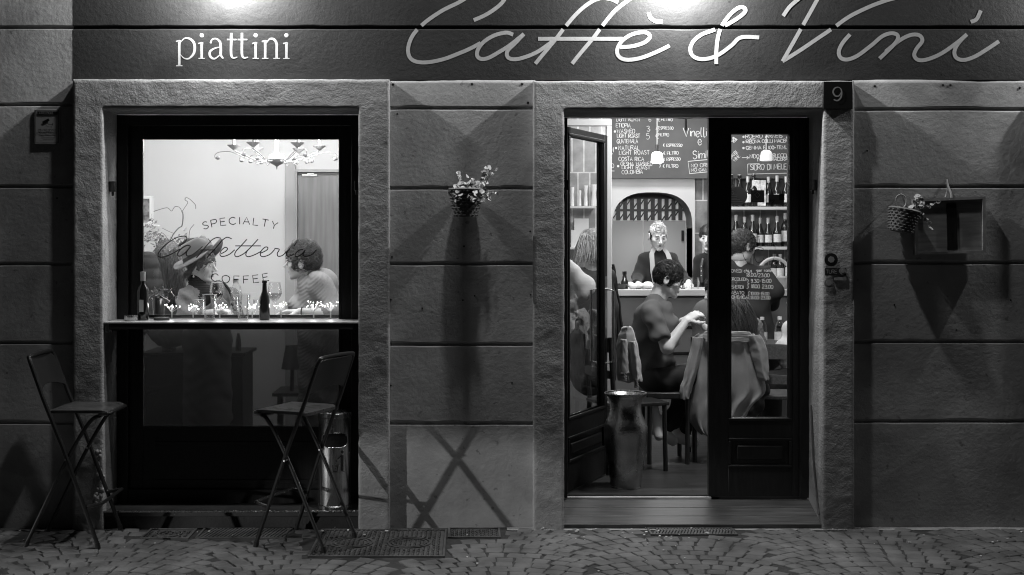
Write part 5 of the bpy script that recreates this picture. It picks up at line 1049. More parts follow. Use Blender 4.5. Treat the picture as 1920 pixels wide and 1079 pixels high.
y = 1.05; t = person(1060, 640, y, 'guest in a white knit sweater, only a bent arm showing past the door jamb')
H = headM(A(1028, 462, y), 80, 0); b = SDF(); head(b, H); b.cap(A(1028, 480, y), A(1030, 510, y), .05, .058); b.cap(A(1072, 590, y - .06), A(1058, 585, y - .05), .03, .026); hand(b, A(1060, 585, y - .05), (-1, 0, .2), (0, 0, 1), 1, 30); bodym(b, t, h=.007); hair(t, H, M_hairM, 200, .05, seed=25)
c = SDF(); c.cap(A(1014, 525, y), A(1058, 512, y), .075, .08, .05); c.ell(A(1034, 585, y), (.17, .13, .22), None, .05); c.chain([A(1062, 508, y - .02), A(1098, 538, y - .03), A(1072, 578, y - .06)], [.078, .062, .042], .03); clothm('white_knit', c, mat('white_knit_wool', .6, .9, bump=.4, bscale=90), t, h=.007, disp=folds(.007, 36, 10))
# ---------------------------------------------------------------- tall folding stools outside
M_seat = wood_mat('scuffed_black_seat', .05, .3, 0, 7, .5, coat=.3)
M_tube = mat('black_tube', .014, .28, coat=.4, spec=.6)
def stool(loc, rz, label):
    t = thing('folding_stool', loc, label, 'bar stool', 'folding bar stools by the shop window', rz)
    def B_(pts, r, name, n=8, k=6): return MB().tube(cr(pts, k) if k > 1 else pts, r, n).build(name, M_tube, t, local=True)
    for s in (-1, 1):
        y = s * .20
        MB().tube([(.20, y * 1.05, .012), (.01, y, .53), (-.10, y * .98, .80), (-.165, y * .96, .98)], .0115, 10).build('back_leg', M_tube, t, local=True)
        q = s * .172
        MB().tube(cr([(-.20, q, .012), (-.11, q, .20), (.0, q, .43), (.10, q, .61), (.155, q * .98, .685), (.19, q * .90, .702)], 5), .0105, 10).build('seat_leg', M_tube, t, local=True)
        MB().tube([(.20, y * 1.05, 0), (.194, y * 1.05, .03)], .0145, 10).build('foot_cap', M_blackmetal, t, local=True); MB().tube([(-.20, q, 0), (-.193, q, .03)], .0135, 10).build('foot_cap', M_blackmetal, t, local=True)
        MB().tube([(.022, y + s * .012, .475), (.022, q - s * .012, .475)], .006, 8).build('pivot', M_steel, t, local=True)
    B_([(.19, -.155, .702), (.195, -.14, .703), (.195, .14, .703), (.19, .155, .702)], .0105, 'front_rail', k=3)
    MB().tube(cr([(-.165, -.192, .98), (-.178, -.185, 1.012), (-.184, -.16, 1.026), (-.186, 0, 1.03), (-.184, .16, 1.026), (-.178, .185, 1.012), (-.165, .192, .98)], 5), .0115, 10).build('back_rail', M_tube, t, local=True)
    n = 14; vs = []; rows = [(.83, .75, 0), (.815, .0, 0), (1.012, .0, 1)]
    for i in range(n + 1):
        y = -.192 + .384 * i / n; u = abs(y) / .192; zb = .832 + .03 * (1 - u ** 2) if True else 0; zt_ = 1.018 - .03 * max(0, u - .8) * 5
        bow = -.022 * (1 - u * u)
        for z in (zb, zt_):
            x = -.165 - (z - .98) * .36 + bow
            vs += [(x - .004, y, z), (x + .007, y, z)]
    fs = []
    for i in range(n):
        a, b = 4 * i, 4 * i + 4; fs += [(a, a + 2, b + 2, b), (a + 1, b + 1, b + 3, a + 3), (a + 2, a + 3, b + 3, b + 2), (a, b, b + 1, a + 1)]
    fs += [(0, 1, 3, 2), (4 * n, 4 * n + 2, 4 * n + 3, 4 * n + 1)]
    MB().add(vs, fs).build('backrest', mat('black_backrest', .012, .4, coat=.3), t, local=True, bevel=.003)
    sv = []; m = 10
    for i in range(m + 1):
        for j in range(m + 1):
            u, v = i / m * 2 - 1, j / m * 2 - 1; sq = .93 if abs(u) > .95 and abs(v) > .95 else 1
            sv.append((.075 + .165 * u * sq, .178 * v * sq, .735 - .010 * (1 - u * u) * (1 - v * v) - .012 * max(0, abs(u) - .8) * 5 * .6))
    k0 = len(sv); sv += [(a, b, c - .016) for a, b, c in sv]; f = []
    for i in range(m):
        for j in range(m):
            a = i * (m + 1) + j; f += [(a, a + m + 1, a + m + 2, a + 1), (k0 + a, k0 + a + 1, k0 + a + m + 2, k0 + a + m + 1)]
    for i in range(m):
        for a, b in (((i) * (m + 1), (i + 1) * (m + 1)), ((i + 1) * (m + 1) + m, i * (m + 1) + m), (i + 1, i), (m * (m + 1) + i, m * (m + 1) + i + 1)): f.append((a, b, b + k0, a + k0))
    MB().add(sv, f).build('seat', M_seat, t, local=True, sharp=50)
    MB().tube([(.19, -.165, .712), (.235, -.165, .716), (.243, -.15, .716), (.243, .15, .716), (.235, .165, .716), (.19, .165, .712)], .010, 8).build('seat_frame', M_tube, t, local=True)
    MB().tube(cr([(.125, -.197, .22), (.16, -.2, .225), (.205, -.185, .235), (.215, -.16, .237), (.215, .16, .237), (.205, .185, .235), (.16, .2, .225), (.125, .197, .22)], 4), .010, 8).build('footrest', M_tube, t, local=True)
    return t
s1 = stool((-2.19, -.285, 0), 0, 'black folding bar stool left of the shop window, its back to the left pier')
s2_ = dup(s1, (-.885, -.345, 0), R(157), 'black folding bar stool under the window shelf, standing before the steel bin')

# ---------------------------------------------------------------- window shelf and what stands on it
YS0, YS1 = -.055, .238; zs = PZ(604, -.03)
t = thing('window_shelf', (PX(432), .09, zs - .04), 'narrow bar shelf running across the whole shop window', 'shelf')
MB().box((WX[0] + .002, YS0, zs - .008), (WX[1] - .002, YS1, zs)).build('shelf_top', mat('shelf_pale_edge', .34, .3, var=.2, vscale=9), t, bevel=.001)
MB().box((WX[0] + .03, YS0 + .004, zs - .042), (WX[1] - .03, YS1, zs - .009)).build('shelf_board', wood_mat('dark_shelf_board', .04, .35, 0), t, bevel=.003)
for a in (0, 1):
    x = WX[0] + .003 if a == 0 else WX[1] - .029; MB().box((x, YS0 + .02, zs - .06), (x + .026, YS1, zs - .009)).build('bracket', M_steel if a == 0 else M_blackmetal, t, bevel=.002)
zi = zs - .004
t = thing('inner_counter', (PX(450, .5), .5, zi - .04), 'narrow counter inside the window where the guests lean', 'counter')
MB().box((-3.08, .37, zi - .04), (-.02, .70, zi)).build('counter_top', mat('inner_counter_wood', .30, .35, var=.2), t, bevel=.004)
MB().box((-3.08, .37, zi + .002), (-.02, .385, zi + .022)).build('edge_rail', M_blackmetal, t, bevel=.002)
def pint(loc, label, h=.15, r=.043, name='pint_glass', fill=0):
    t = thing(name, loc, label, 'glass'); MB().lathe([(.001, 0), (r * .72, 0), (r * .74, .012), (r, h), (r - .003, h), (r * .74 - .003, .022), (.001, .020)], n=28).build('glass_wall', M_clear, t, local=True)
    MB().lathe([(r * .62, .004), (r * .7, .012), (r * .62, .018)], n=28).build('glass_base', M_clear, t, local=True); MB().lathe([(r - .0005, h - .002), (r + .0008, h), (r - .0035, h + .001)], n=28).build('rim', mat('glass_rim', .6, .1, spec=1), t, local=True); return t
def on(px, y, z=None): v = P(px, 600, y); v.z = zs + .001 if z is None else z; return v
pint(on(393, .16), 'empty pint glass in front of the woman in the hat')
pint(on(456, .15), 'empty pint glass between the two wine glasses')
for px, lab in ((374, 'small tumbler half hidden left of the pint glass by the blazer'), (484, 'small tumbler just left of the brown beer bottle')):
    pint(on(px, .46, zi + .001), lab, .11, .032, 'tumbler')
bb = bottle_proto('beer_bottle', 'brown glass beer bottle standing open on the window shelf', 'bottle', 'beer', lab=False, mb_=mat('brown_glass', .03, .06, coat=.7)); bb.location = on(496, .14)
b2 = bottle_proto('dark_bottle', 'tall dark bottle with small pale label at the left end of the shelf', 'bottle', 'bordeaux', lab=False, sc=.9); b2.location = on(268, .12)
MB().box((-.012, -.037, .05), (.012, -.034, .12)).build('label', mat('small_label', .35, .8), b2, local=True)
def wineglass(loc, label, lvl, ml):
    t = thing('wine_glass', loc, label, 'wine glass')
    MB().lathe([(.001, .0), (.034, .0), (.034, .002), (.006, .008), (.004, .02), (.004, .085), (.010, .096), (.034, .118), (.044, .145), (.042, .175), (.035, .215), (.033, .215), (.040, .175), (.042, .146), (.032, .121), (.001, .100)], n=28).build('glass_body', M_clear, t, local=True)
    MB().lathe([(.001, .102), (.031, .1215), (.0408, .142), (.0412, lvl), (.001, lvl)], n=24).build('wine', ml, t, local=True); MB().lathe([(.0355, .213), (.0362, .215), (.033, .216)], n=28).build('rim', MATS['glass_rim'], t, local=True); return t
wineglass(on(406, .45, zi + .001), 'glass of red wine in front of the polo neck', .152, mat('red_wine', .02, .05, coat=.5))
wineglass(on(515, .42, zi + .001), 'glass of white wine right of the brown beer bottle', .150, mat('white_wine', .6, .05, trans=.6))
t = thing('water_bottle', on(443, .50, zi + .001), 'clear plastic water bottle between the hat woman and the beer bottle', 'bottle')
MB().lathe([(.001, 0), (.033, 0), (.035, .01), (.034, .05), (.031, .09), (.035, .12), (.035, .15), (.03, .185), (.014, .21), (.013, .228), (.001, .228)], n=20).build('bottle_body', M_clear, t, local=True)
MB().lathe([(.016, .212), (.016, .23), (.001, .231)], n=16).build('cap', mat('clear_cap', .6, .3), t, local=True); MB().lathe([(.0345, .04), (.0345, .10), (.034, .10)], n=20).build('label', mat('dotted_label', .4, .8, var=.9, vscale=60, vdetail=0), t, local=True)
t = thing('ashtray', on(246, .06), 'small round metal ashtray at the left end of the shelf', 'ashtray'); MB().lathe([(.001, 0), (.036, 0), (.040, .008), (.040, .03), (.036, .032), (.035, .012), (.001, .010)], n=24).build('dish', M_steel, t, local=True)
t = thing('coaster', on(303, .13), 'dark round coaster stack beside the dark bottle', 'coaster'); MB().lathe([(.001, 0), (.046, 0), (.046, .010), (.044, .016), (.001, .016)], n=24).build('disc', mat('cork_dark', .05, .8), t, local=True)
t = thing('candle_jar', on(298, .46, zi + .001), 'smoky glass candle jar behind the coaster', 'candle jar'); MB().lathe([(.001, 0), (.036, 0), (.040, .12), (.037, .12), (.033, .01), (.001, .01)], n=20).build('jar', mat('smoky_jar', .05, .15, coat=.5), t, local=True)
t = thing('wire_ornament', on(312, .2), 'curved metal spray ornament arching over the left end of the shelf', 'ornament')
base = on(312, .2); o_ = MB(); random.seed(8)
arc = cr([P(278, 590, .2), P(277, 565, .2), P(288, 550, .2), P(303, 544, .2), P(318, 546, .2), P(326, 556, .2)], 6); o_.tube(arc, .004, 6)
o_.build('wire_stem', M_steel, t); o_ = MB()
for k in range(26):
    a_ = Vector(arc[random.randrange(8, len(arc))]); e_ = a_ + Vector((random.gauss(.0, .02), random.gauss(0, .012), random.gauss(-.012, .018))); o_.tube([a_, e_], .0012, 4); o_.sphere(e_, random.uniform(.004, .008), 7, 5)
o_.tube([P(300, 556, .19), P(318, 566, .18)], .007, 8); o_.build('beads', M_steel, t)

# fairy lights: one string, each burst its own part
t = thing('fairy_lights', on(470, .31), 'string of glowing starburst fairy lights along the window counter', 'string lights'); w_ = MB(); random.seed(21)
cl_ = [(322, 584), (362, 587), (412, 584), (473, 585), (527, 583), (588, 580), (620, 580)]
w_.tube(cr([P(300, 598, .34)] + [P(px + d, 599.5 + (d % 2), .34) for px, _ in cl_ for d in (-8, 8)] + [P(634, 597, .34)], 4), .0018, 5); w_.build('wire', M_cream, t)
for px, py in cl_:
    b0 = P(px, 600, .33); b0.z = zi + .004; hgt = (600 - py + 9) / F * 7.33; m_ = MB(); st = MB(); st.tube([b0, b0 + Vector((0, 0, hgt * .45))], .0045, 6); k = b0 + Vector((0, 0, hgt * .4))
    for i in range(15):
        a = random.uniform(-.95, .95); r_ = hgt * random.uniform(.42, .8); e_ = k + Vector((math.sin(a) * r_ * 1.0, random.uniform(-.015, .015), math.cos(a) * r_)); st.tube([k, e_], .0011, 4); m_.sphere(e_, .0034, 6, 4)
    s_ = st.build('light_stem', mat('frosted_stem', .45, .4), t); m_.build('led_tips', M_led, s_)
    light('fairy_light', 'POINT', b0 + Vector((0, -.015, .075)), .16, .015)

# ---------------------------------------------------------------- chandelier, door, plants in the left room
cc = P(519, 318, 1.6); t = thing('chandelier', cc, 'ornate white metal chandelier with curling arms near the window top', 'chandelier')
M_wm = mat('pale_enamel', .22, .4); dk = mat('grey_finial', .16, .4)
MB().lathe([(.001, -.002), (.004, .006), (.006, .02), (.02, .03), (.045, .042), (.052, .052), (.001, .056)], cc, 16).build('finial', dk, t)
MB().lathe([(.05, .052), (.062, .07), (.055, .10), (.02, .115), (.014, .13), (.014, .22), (.05, .235), (.055, .25), (.001, .25)], cc, 20).build('body', M_wm, t)
MB().tube([cc + Vector((0, 0, .25)), cc + Vector((0, 0, 1.1))], .006).build('chain', M_wm, t)
for k in range(6):
    a = 2 * math.pi * k / 6 + .12; d = Vector((math.cos(a), math.sin(a), 0)); q = lambda r_, z: cc + d * r_ + Vector((0, 0, z * .82)); m_ = MB()
    m_.tube(cr([q(.05, .075), q(.09, .065), (q(.15, .08)), q(.22, .12), q(.28, .15), q(.30, .165)], 5), .0038, 6); m_.tube(cr([q(.14, .075), q(.2, .09), q(.27, .125), q(.33, .15), q(.40, .145), q(.43, .12), q(.425, .09), q(.40, .10)], 5), .003, 6)
    m_.tube(cr([q(.10, .07), q(.13, .045), q(.15, .05), q(.14, .065)], 5), .0022, 5); m_.tube(cr([q(.24, .13), q(.26, .09), q(.245, .07), q(.235, .085)], 5), .0024, 5)
    for r_, z in ((.41, .095), (.245, .075)): m_.sphere(q(r_, z), .017, 7, 5, (1, 1, .8))
    ar = m_.build('arm', M_wm, t); MB().lathe([(.006, .135), (.012, .14), (.045, .165), (.048, .17), (.01, .15), (.008, .255), (.001, .255)], cc + d * .30, 14).build('cup', M_wm, ar); MB().sphere(q(.30, .345), .018, 10, 8, (1, 1, 1.3)).build('bulb', M_bulb, ar)
M_door = wood_mat('inner_door_wood', .20, .5, 2, 2.2, .22)
t = thing('inner_door', P(597, 900, 2.96), 'plain wooden door with closer in the back corner behind the curly-haired man', 'door'); YD = 2.96
MB().pbox(560, 680, 329, 1000, YD + .01, YD + .035).build('door_panel', M_door, t, bevel=.003)
MB().pbox(535, 553, 305, 1000, YD - .02, YD + .035).pbox(553, 557, 318, 1000, YD - .015, YD + .035).build('casing', mat('casing_grey', .34, .6), t, bevel=.003); MB().pbox(553, 690, 318, 323, YD - .012, YD + .035).build('head_casing', mat('casing_grey'), t)
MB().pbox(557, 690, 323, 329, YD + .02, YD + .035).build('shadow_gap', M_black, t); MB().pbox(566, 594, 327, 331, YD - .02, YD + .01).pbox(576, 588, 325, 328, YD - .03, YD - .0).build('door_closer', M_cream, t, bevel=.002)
# shelf bits on the left wall
yy = 2.2; t = thing('side_shelf', P(270, 425, yy), 'white stepped side shelf at the left edge of the window view', 'shelf'); MB().pbox(225, 284, 421, 424, yy - .1, yy + .15).build('shelf_board', M_white, t, bevel=.002); MB().pbox(225, 287, 489, 492, yy - .1, yy + .15).build('shelf_board', M_white, t, bevel=.002); MB().pbox(262, 268, 424, 489, yy, yy + .03).build('upright', mat('grey_upright', .15, .6), t)
t = thing('picture_box', P(270, 421, yy), 'upright box with a dark picture on the upper side shelf', 'box'); MB().pbox(240, 283, 368, 421, yy - .02, yy + .06).build('carton', mat('pale_carton', .6, .6), t, bevel=.004); MB().pbox(244, 280, 373, 418, yy - .023, yy - .021).build('picture', mat('dark_picture', .16, .6, var=.95, vscale=22, vdetail=2), t, smooth=False)
yy = 2.0; t = thing('twig_arrangement', P(330, 560, yy), 'bare twisted branch with small blossom sprays behind the guests', 'plant'); tw = MB()
for pts, r_ in (([(314, 462), (325, 440), (335, 428), (341, 424), (343, 412), (343, 402), (341, 396)], .0045), ([(341, 396), (336, 389), (328, 388), (322, 396), (317, 392), (312, 390), (300, 393), (288, 397)], .0024), ([(341, 398), (346, 390), (352, 380), (347, 375), (349, 371), (356, 374), (366, 384), (367, 392)], .0024), ([(316, 450), (308, 440), (302, 436)], .0022), ([(364, 421), (356, 432), (354, 452)], .0025), ([(326, 438), (316, 434), (304, 428)], .0018)):
    tw.tube(cr([P(a, b, yy + .01 * math.sin(a)) for a, b in pts], 6), r_, 6)
tw.build('branch', mat('twig_bark', .14, .8, bump=.6, bscale=60), t); bl = MB(); random.seed(31)
for px, py, s_, n in ((283, 420, 10, 26), (290, 440, 9, 22), (276, 445, 12, 40), (300, 448, 10, 24), (318, 455, 12, 34), (340, 455, 10, 26), (348, 446, 6, 12), (346, 431, 2, 4), (296, 458, 12, 30), (330, 468, 14, 40)):
    for k in range(n):
        p = P(px + random.gauss(0, s_ * .5), py + random.gauss(0, s_ * .6), yy + random.uniform(-.08, .08)); u = Vector((random.gauss(0, 1), random.gauss(0, 1), random.gauss(0, 1))).normalized(); v = u.orthogonal().normalized(); L_ = random.uniform(.010, .022)
        bl.add([p - v * L_, p + u.cross(v) * L_ * .5, p + v * L_, p - u.cross(v) * L_ * .5 + u * .004], [(0, 1, 2, 3)])
bl.build('blossom', mat('dried_blossom', .28, .8, var=.7, vscale=25), t, smooth=False)
# behind the lower pane
yy = 1.5; t = thing('low_sideboard', P(360, 900, yy), 'dark low sideboard dimly seen behind the lower window pane', 'sideboard'); MB().box((PX(270, yy), yy, FL), (PX(455, yy), yy + .4, PZ(668, yy))).build('carcass', mat('dark_sideboard', .03, .5), t, bevel=.004)
MB().pbox(262, 460, 662, 668, yy - .03, yy + .42).build('top', M_black, t, bevel=.003)
for px, r_, h_ in ((317, .05, .10), (422, .025, .07), (447, .02, .14)):
    c = P(px, 662, yy + .1); tag(MB().lathe([(.001, 0), (r_, 0), (r_ * 1.05, h_ * .5), (r_ * .7, h_ * .85), (r_ * .4, h_), (.001, h_)], c, 16).build('dark_vase', M_bottle), {317: 'round dark vase on the sideboard behind the lower pane', 422: 'small dark jar on the right half of the sideboard', 447: 'slim dark vase at the right end of the sideboard'}[px], 'vase')
t = thing('label_box', P(415, 770, yy - .2), 'small pale printed card on the front of the low sideboard', 'card'); MB().pbox(402, 429, 735, 768, yy - .02, yy - .012).build('card', mat('pale_print', .6, .7), t, smooth=False); MB().pbox(409, 422, 743, 756, yy - .022, yy - .0205).build('print', mat('print_grey', .25, .7), t, smooth=False)
yy = 1.3
t = thing('side_table', P(580, 900, yy), 'dark side table dimly seen behind the lower pane, right part', 'table'); MB().pbox(510, 640, 738, 744, yy - .1, yy + .3).build('table_top', M_black, t); MB().pbox(520, 530, 744, 900, yy, yy + .04).pbox(615, 625, 744, 900, yy, yy + .04).build('legs', M_black, t); 
t = thing('dark_lamp', P(548, 738, yy), 'dark tapering lamp standing on the side table behind the lower pane', 'lamp'); MB().lathe([(.06, 0), (.055, .01), (.015, .02), (.013, .2), (.001, .2)], P(548, 738, yy + .05), 16).build('lamp_base', M_black, t); MB().lathe([(.075, .17), (.045, .33), (.043, .33), (.073, .17)], P(548, 738, yy + .05), 20).build('lamp_shade', mat('dim_shade', .08, .7), t)

# ---------------------------------------------------------------- steel bin
def curve(mb, pts, w, f): mb.ribbon(pts, w, f)
bc = P(628, 957, .08); bc.z = WZ[0] + .0; rb = .094; hb = PZ(772, .08) - WZ[0]
t = thing('litter_bin', bc, 'cylindrical steel litter bin with oval mouth on the window sill', 'litter bin')
prb = [(.001, 0), (rb + .004, 0), (rb + .004, .02), (rb, .025), (rb, hb * .985)]
MB().lathe([(.001, .0), (rb + .004, 0), (rb + .005, .018), (rb, .024), (rb, hb - .03), (rb + .004, hb - .026), (rb + .004, hb - .004), (rb, hb), (rb * .8, hb + .006), (.001, hb + .008)], bc, 48).build('bin_body', M_steel, t)
def oncyl(u, v): a = -math.pi / 2 + u / rb; r_ = rb + .002; return (bc.x + r_ * math.cos(a), bc.y + r_ * math.sin(a), bc.z + v)
ang0 = .1; mo = MB(); zc_ = hb - .155; vs = []; Wm, Hm = .088, .042; N_ = 40; ring = []
for i in range(N_):
    a = 2 * math.pi * i / N_; ring.append((ang0 * rb + Wm * (abs(math.cos(a)) ** .55) * (1 if math.cos(a) > 0 else -1) * .92, zc_ + Hm * (abs(math.sin(a)) ** .75) * (1 if math.sin(a) > 0 else -1)))
cols = [ring] + [[(ang0 * rb + (u - ang0 * rb) * s_, zc_ + (v - zc_) * s_) for u, v in ring] for s_ in (.66, .33, .02)]
for c_ in cols: vs += [oncyl(u, v) for u, v in c_]
mo.add(vs, [(j * N_ + i, j * N_ + (i + 1) % N_, (j + 1) * N_ + (i + 1) % N_, (j + 1) * N_ + i) for j in range(3) for i in range(N_)]); mo.build('bin_mouth', mat('bin_hole', .004, .8), t, smooth=False)
rm = MB(); rm.tube([Vector(oncyl(u, v)) for u, v in ring + ring[:1]], .0028, 6, cap=False); rm.build('mouth_rim', M_steel, t)
pc = MB(); u0 = .035
for pts, w in (([(u0 - .055, .36), (u0 + .035, .36)], .0015), ([(u0 - .055, .22), (u0 + .035, .22)], .0015), ([(u0 - .055, .22), (u0 - .055, .36)], .0015),
    ([(u0 + .018, .315), (u0 + .018, .27)], .017), ([(u0 + .014, .27), (u0 + .014, .225)], .006), ([(u0 + .023, .27), (u0 + .023, .225)], .006), ([(u0 + .016, .32), (u0 + .002, .305), (u0 - .012, .295)], .0045), ([(u0 - .038, .262), (u0 - .034, .225), (u0 - .012, .225), (u0 - .006, .268)], .004)): 
    q = []
    for i in range(len(pts) - 1): q += [(pts[i][0] + (pts[i + 1][0] - pts[i][0]) * k / 6, pts[i][1] + (pts[i + 1][1] - pts[i][1]) * k / 6) for k in range(7)]
    pc.ribbon(q, w, oncyl)
for u, v, r_ in ((u0 + .018, .335, .009), (u0 - .016, .285, .004), (u0 - .02, .27, .003), (u0 - .018, .255, .004), (u0 - .023, .24, .003)):
    pc.add([oncyl(u + r_ * math.cos(a), v + r_ * math.sin(a)) for a in np.linspace(0, 6.28, 13)[:-1]], [tuple(range(12))])
pc.build('litter_pictogram', M_blackmetal, t, smooth=False)

# ---------------------------------------------------------------- wall pots with plants
M_wick = mat('woven_pot', .10, .6, bump=.3, bscale=60); M_leaf = mat('pale_eucalyptus', .42, .5, var=.25, vscale=12); M_leafd = mat('darker_leaf', .26, .5)  # darker leaf tone also serves the stems and the wire loop
def woven_pot(c, r0, r1, h, label, tilt=None):
    t = thing('wall_pot', c, label, 'plant pot'); Mx = (Matrix.Rotation(R(tilt), 3, 'Y') if tilt else Matrix.Identity(3))
    MB().lathe([(.001, 0), (r0, 0), (r1, h), (r1 - .008, h), (r0 - .008, .01), (.001, .01)], c, 28, Mx).build('pot_wall', M_wick, t); m_ = MB()
    rows = 8
    for i in range(rows):
        z = h * (i + .5) / rows; rr = r0 + (r1 - r0) * (i + .5) / rows; n = 15
        for k in range(n):
            a = 2 * math.pi * (k + .5 * (i % 2)) / n; m_.sphere(Vector(c) + Mx @ Vector((rr * math.cos(a), rr * math.sin(a), z)), rr * .205, 7, 5, (.75, .75, .33), Mx @ Matrix.Rotation(a, 3, 'Z'))
    m_.build('weave', M_wick, t); MB().lathe([(r1 + .007, h - .006), (r1 + .011, h), (r1 + .004, h + .008), (r1 - .010, h + .004)], c, 28, Mx).build('pot_rim', M_wick, t); return t
def sprig(mb, st, pts, n, sz, r_, seed=0, flat=.35):
    st.tube(cr(pts, 5), .0016, 5); q = cr(pts, 8); rr = random.Random(seed)
    for k in range(n):
        p = Vector(q[int((k + .5) / n * (len(q) - 1))]) + Vector((rr.gauss(0, r_), rr.gauss(0, r_ * .6), rr.gauss(0, r_))); u = Vector((rr.gauss(0, .8), -.8, rr.gauss(0, .5) + .6)).normalized(); v = Vector((rr.gauss(0, 1), 0, rr.gauss(0, 1))); v = (v - u * v.dot(u)).normalized(); w = u.cross(v); L_ = sz * rr.uniform(.9, 1.5); m = 8
        mb.add([p + v * L_ * math.cos(2 * math.pi * i / m) + w * L_ * .8 * math.sin(2 * math.pi * i / m) + u * L_ * .25 * math.cos(2 * math.pi * i / m) ** 2 for i in range(m)], [tuple(range(m))])
pcx = P(873, 407, -.11); woven_pot(pcx, .062, .090, .155, 'dark-fronted woven wall pot hung on the middle pier')
t = thing('eucalyptus', pcx + Vector((0, 0, .15)), 'pale round-leaved eucalyptus sprigs growing from the middle wall pot', 'plant'); lf_, st_ = MB(), MB(); top = pcx + Vector((0, 0, .15)); pp = lambda px, py, y=-.12: P(px, py, y)
for pts, n, sz, r_ in (([top, pp(864, 350), pp(862, 335), pp(859, 322)], 13, .0105, .006), ([top, pp(868, 352), pp(870, 343)], 16, .013, .016), ([top, pp(885, 350), pp(882, 338)], 12, .010, .010), ([top, pp(895, 350), pp(905, 338), pp(912, 325), pp(915, 320)], 26, .0125, .012), ([pp(905, 342), pp(920, 330), pp(933, 315)], 8, .008, .003), ([top, pp(905, 355), pp(915, 365), pp(917, 376)], 14, .013, .008), ([top, pp(890, 362, -.18), pp(884, 380, -.21)], 10, .010, .007), ([pp(910, 362), pp(922, 362), pp(936, 363)], 7, .008, .003), ([top, pp(852, 358), pp(850, 366)], 12, .014, .010), ([top, pp(900, 372, -.17), pp(903, 380, -.18)], 10, .015, .008), ([top, pp(880, 356), pp(893, 350)], 26, .013, .022), ([pp(855, 366, -.17), pp(872, 362, -.19), pp(905, 364, -.18)], 34, .013, .016), ([pp(858, 352), pp(880, 348), pp(908, 350)], 30, .013, .016), ([pp(880, 368, -.2), pp(886, 378, -.21)], 10, .010, .012)):
    sprig(lf_, st_, pts, n, sz, r_, seed=n * 3 + int(sz * 1e4))
st_.build('stem', M_leafd, t); lf_.build('leaf', M_leaf, t, smooth=False)
pc2 = P(1688, 435, -.10); woven_pot(pc2, .062, .082, .125, 'woven wall pot tilted beside the framed board on the right wall', 12)
hn = MB(); hc = P(1689, 378, -.03); hn.tube([hc + Vector((.032 * math.cos(a), -.0, .04 * math.sin(a))) for a in np.linspace(0, 6.28, 20)], .0035, 6); hn.tube([hc + Vector((0, 0, .04)), P(1690, 364, 0)], .004); tag(hn.build('wire_loop', M_leafd), 'twisted wire loop from which the tilted pot hangs', 'wire loop')
t = thing('eucalyptus', P(1718, 400, -.11), 'drooping eucalyptus sprigs over the corner of the framed board', 'plant'); lf_, st_ = MB(), MB(); top = P(1706, 405, -.1)
for pts, n, sz, r_ in (([top, pp(1714, 390), pp(1718, 376), pp(1722, 366)], 18, .0115, .010), ([top, pp(1724, 380), pp(1728, 388)], 16, .013, .012), ([pp(1722, 388), pp(1742, 386), pp(1762, 377)], 12, .008, .005), ([top, pp(1722, 400), pp(1735, 412), pp(1747, 432)], 12, .009, .006)): sprig(lf_, st_, pts, n, sz, r_, seed=n + int(sz * 1e4))
st_.build('stem', M_leafd, t); lf_.build('leaf', M_leafd, t, smooth=False)

# framed board on the right wall
yy = -.055; t = thing('framed_board', P(1782, 476, yy), 'shallow dark framed notice board hanging tilted on the right wall', 'notice board')
fx = [P(1713, 374, yy), P(1848, 369, yy), P(1849, 474, yy), P(1717, 478, yy)]; M_fr = mat('worn_frame', .22, .5, var=.3, vscale=20)
def bar(a, b, w=.013): m_ = MB(); m_.tube([a, b], w * .7, 4); return m_
fr_ = MB(); cen = sum(fx, Vector()) / 4; inr = [p + (cen - p) * .085 for p in fx]
for i in range(4):
    j = (i + 1) % 4; q = [fx[i], fx[j], inr[j], inr[i]]; k_ = [v + Vector((0, .04, 0)) for v in q]; fr_.add(q + k_, [(0, 3, 2, 1), (4, 5, 6, 7), (0, 1, 5, 4), (2, 3, 7, 6)])
fr_.build('board_frame', M_fr, t, smooth=False); MB().add([v + Vector((0, .005, 0)) for v in inr], [(0, 3, 2, 1)]).build('board_glass', glass_mat('dim_glass', .9, .6, 0, .12), t, smooth=False); MB().add([v + Vector((0, .016, 0)) for v in inr], [(0, 3, 2, 1)]).build('backing', mat('dark_backing', .32, .6, var=.3, vscale=5, stretch=(1, 1, 8)), t, smooth=False)
MB().prism([(P(1776, 0, yy).x, P(0, 382, yy).z), (P(1794, 0, yy).x, P(0, 382, yy).z), (P(1797, 0, yy).x, P(0, 469, yy).z), (P(1778, 0, yy).x, P(0, 469, yy).z)], yy + .009, yy + .0145).build('dark_strip', M_black, t)
cd_ = MB(); cd_.tube(cr([P(1775, 337, -.004), P(1778, 350, -.02), P(1783, 362, -.03), P(1784, 371, -.03)], 4), .005, 7); cd_.tube(cr([P(1775, 337, -.008), P(1776, 356, -.02), P(1772, 370, -.03)], 4), .0025, 6); cd_.build('hanging_cord', mat('pale_cord', .35, .8), t)

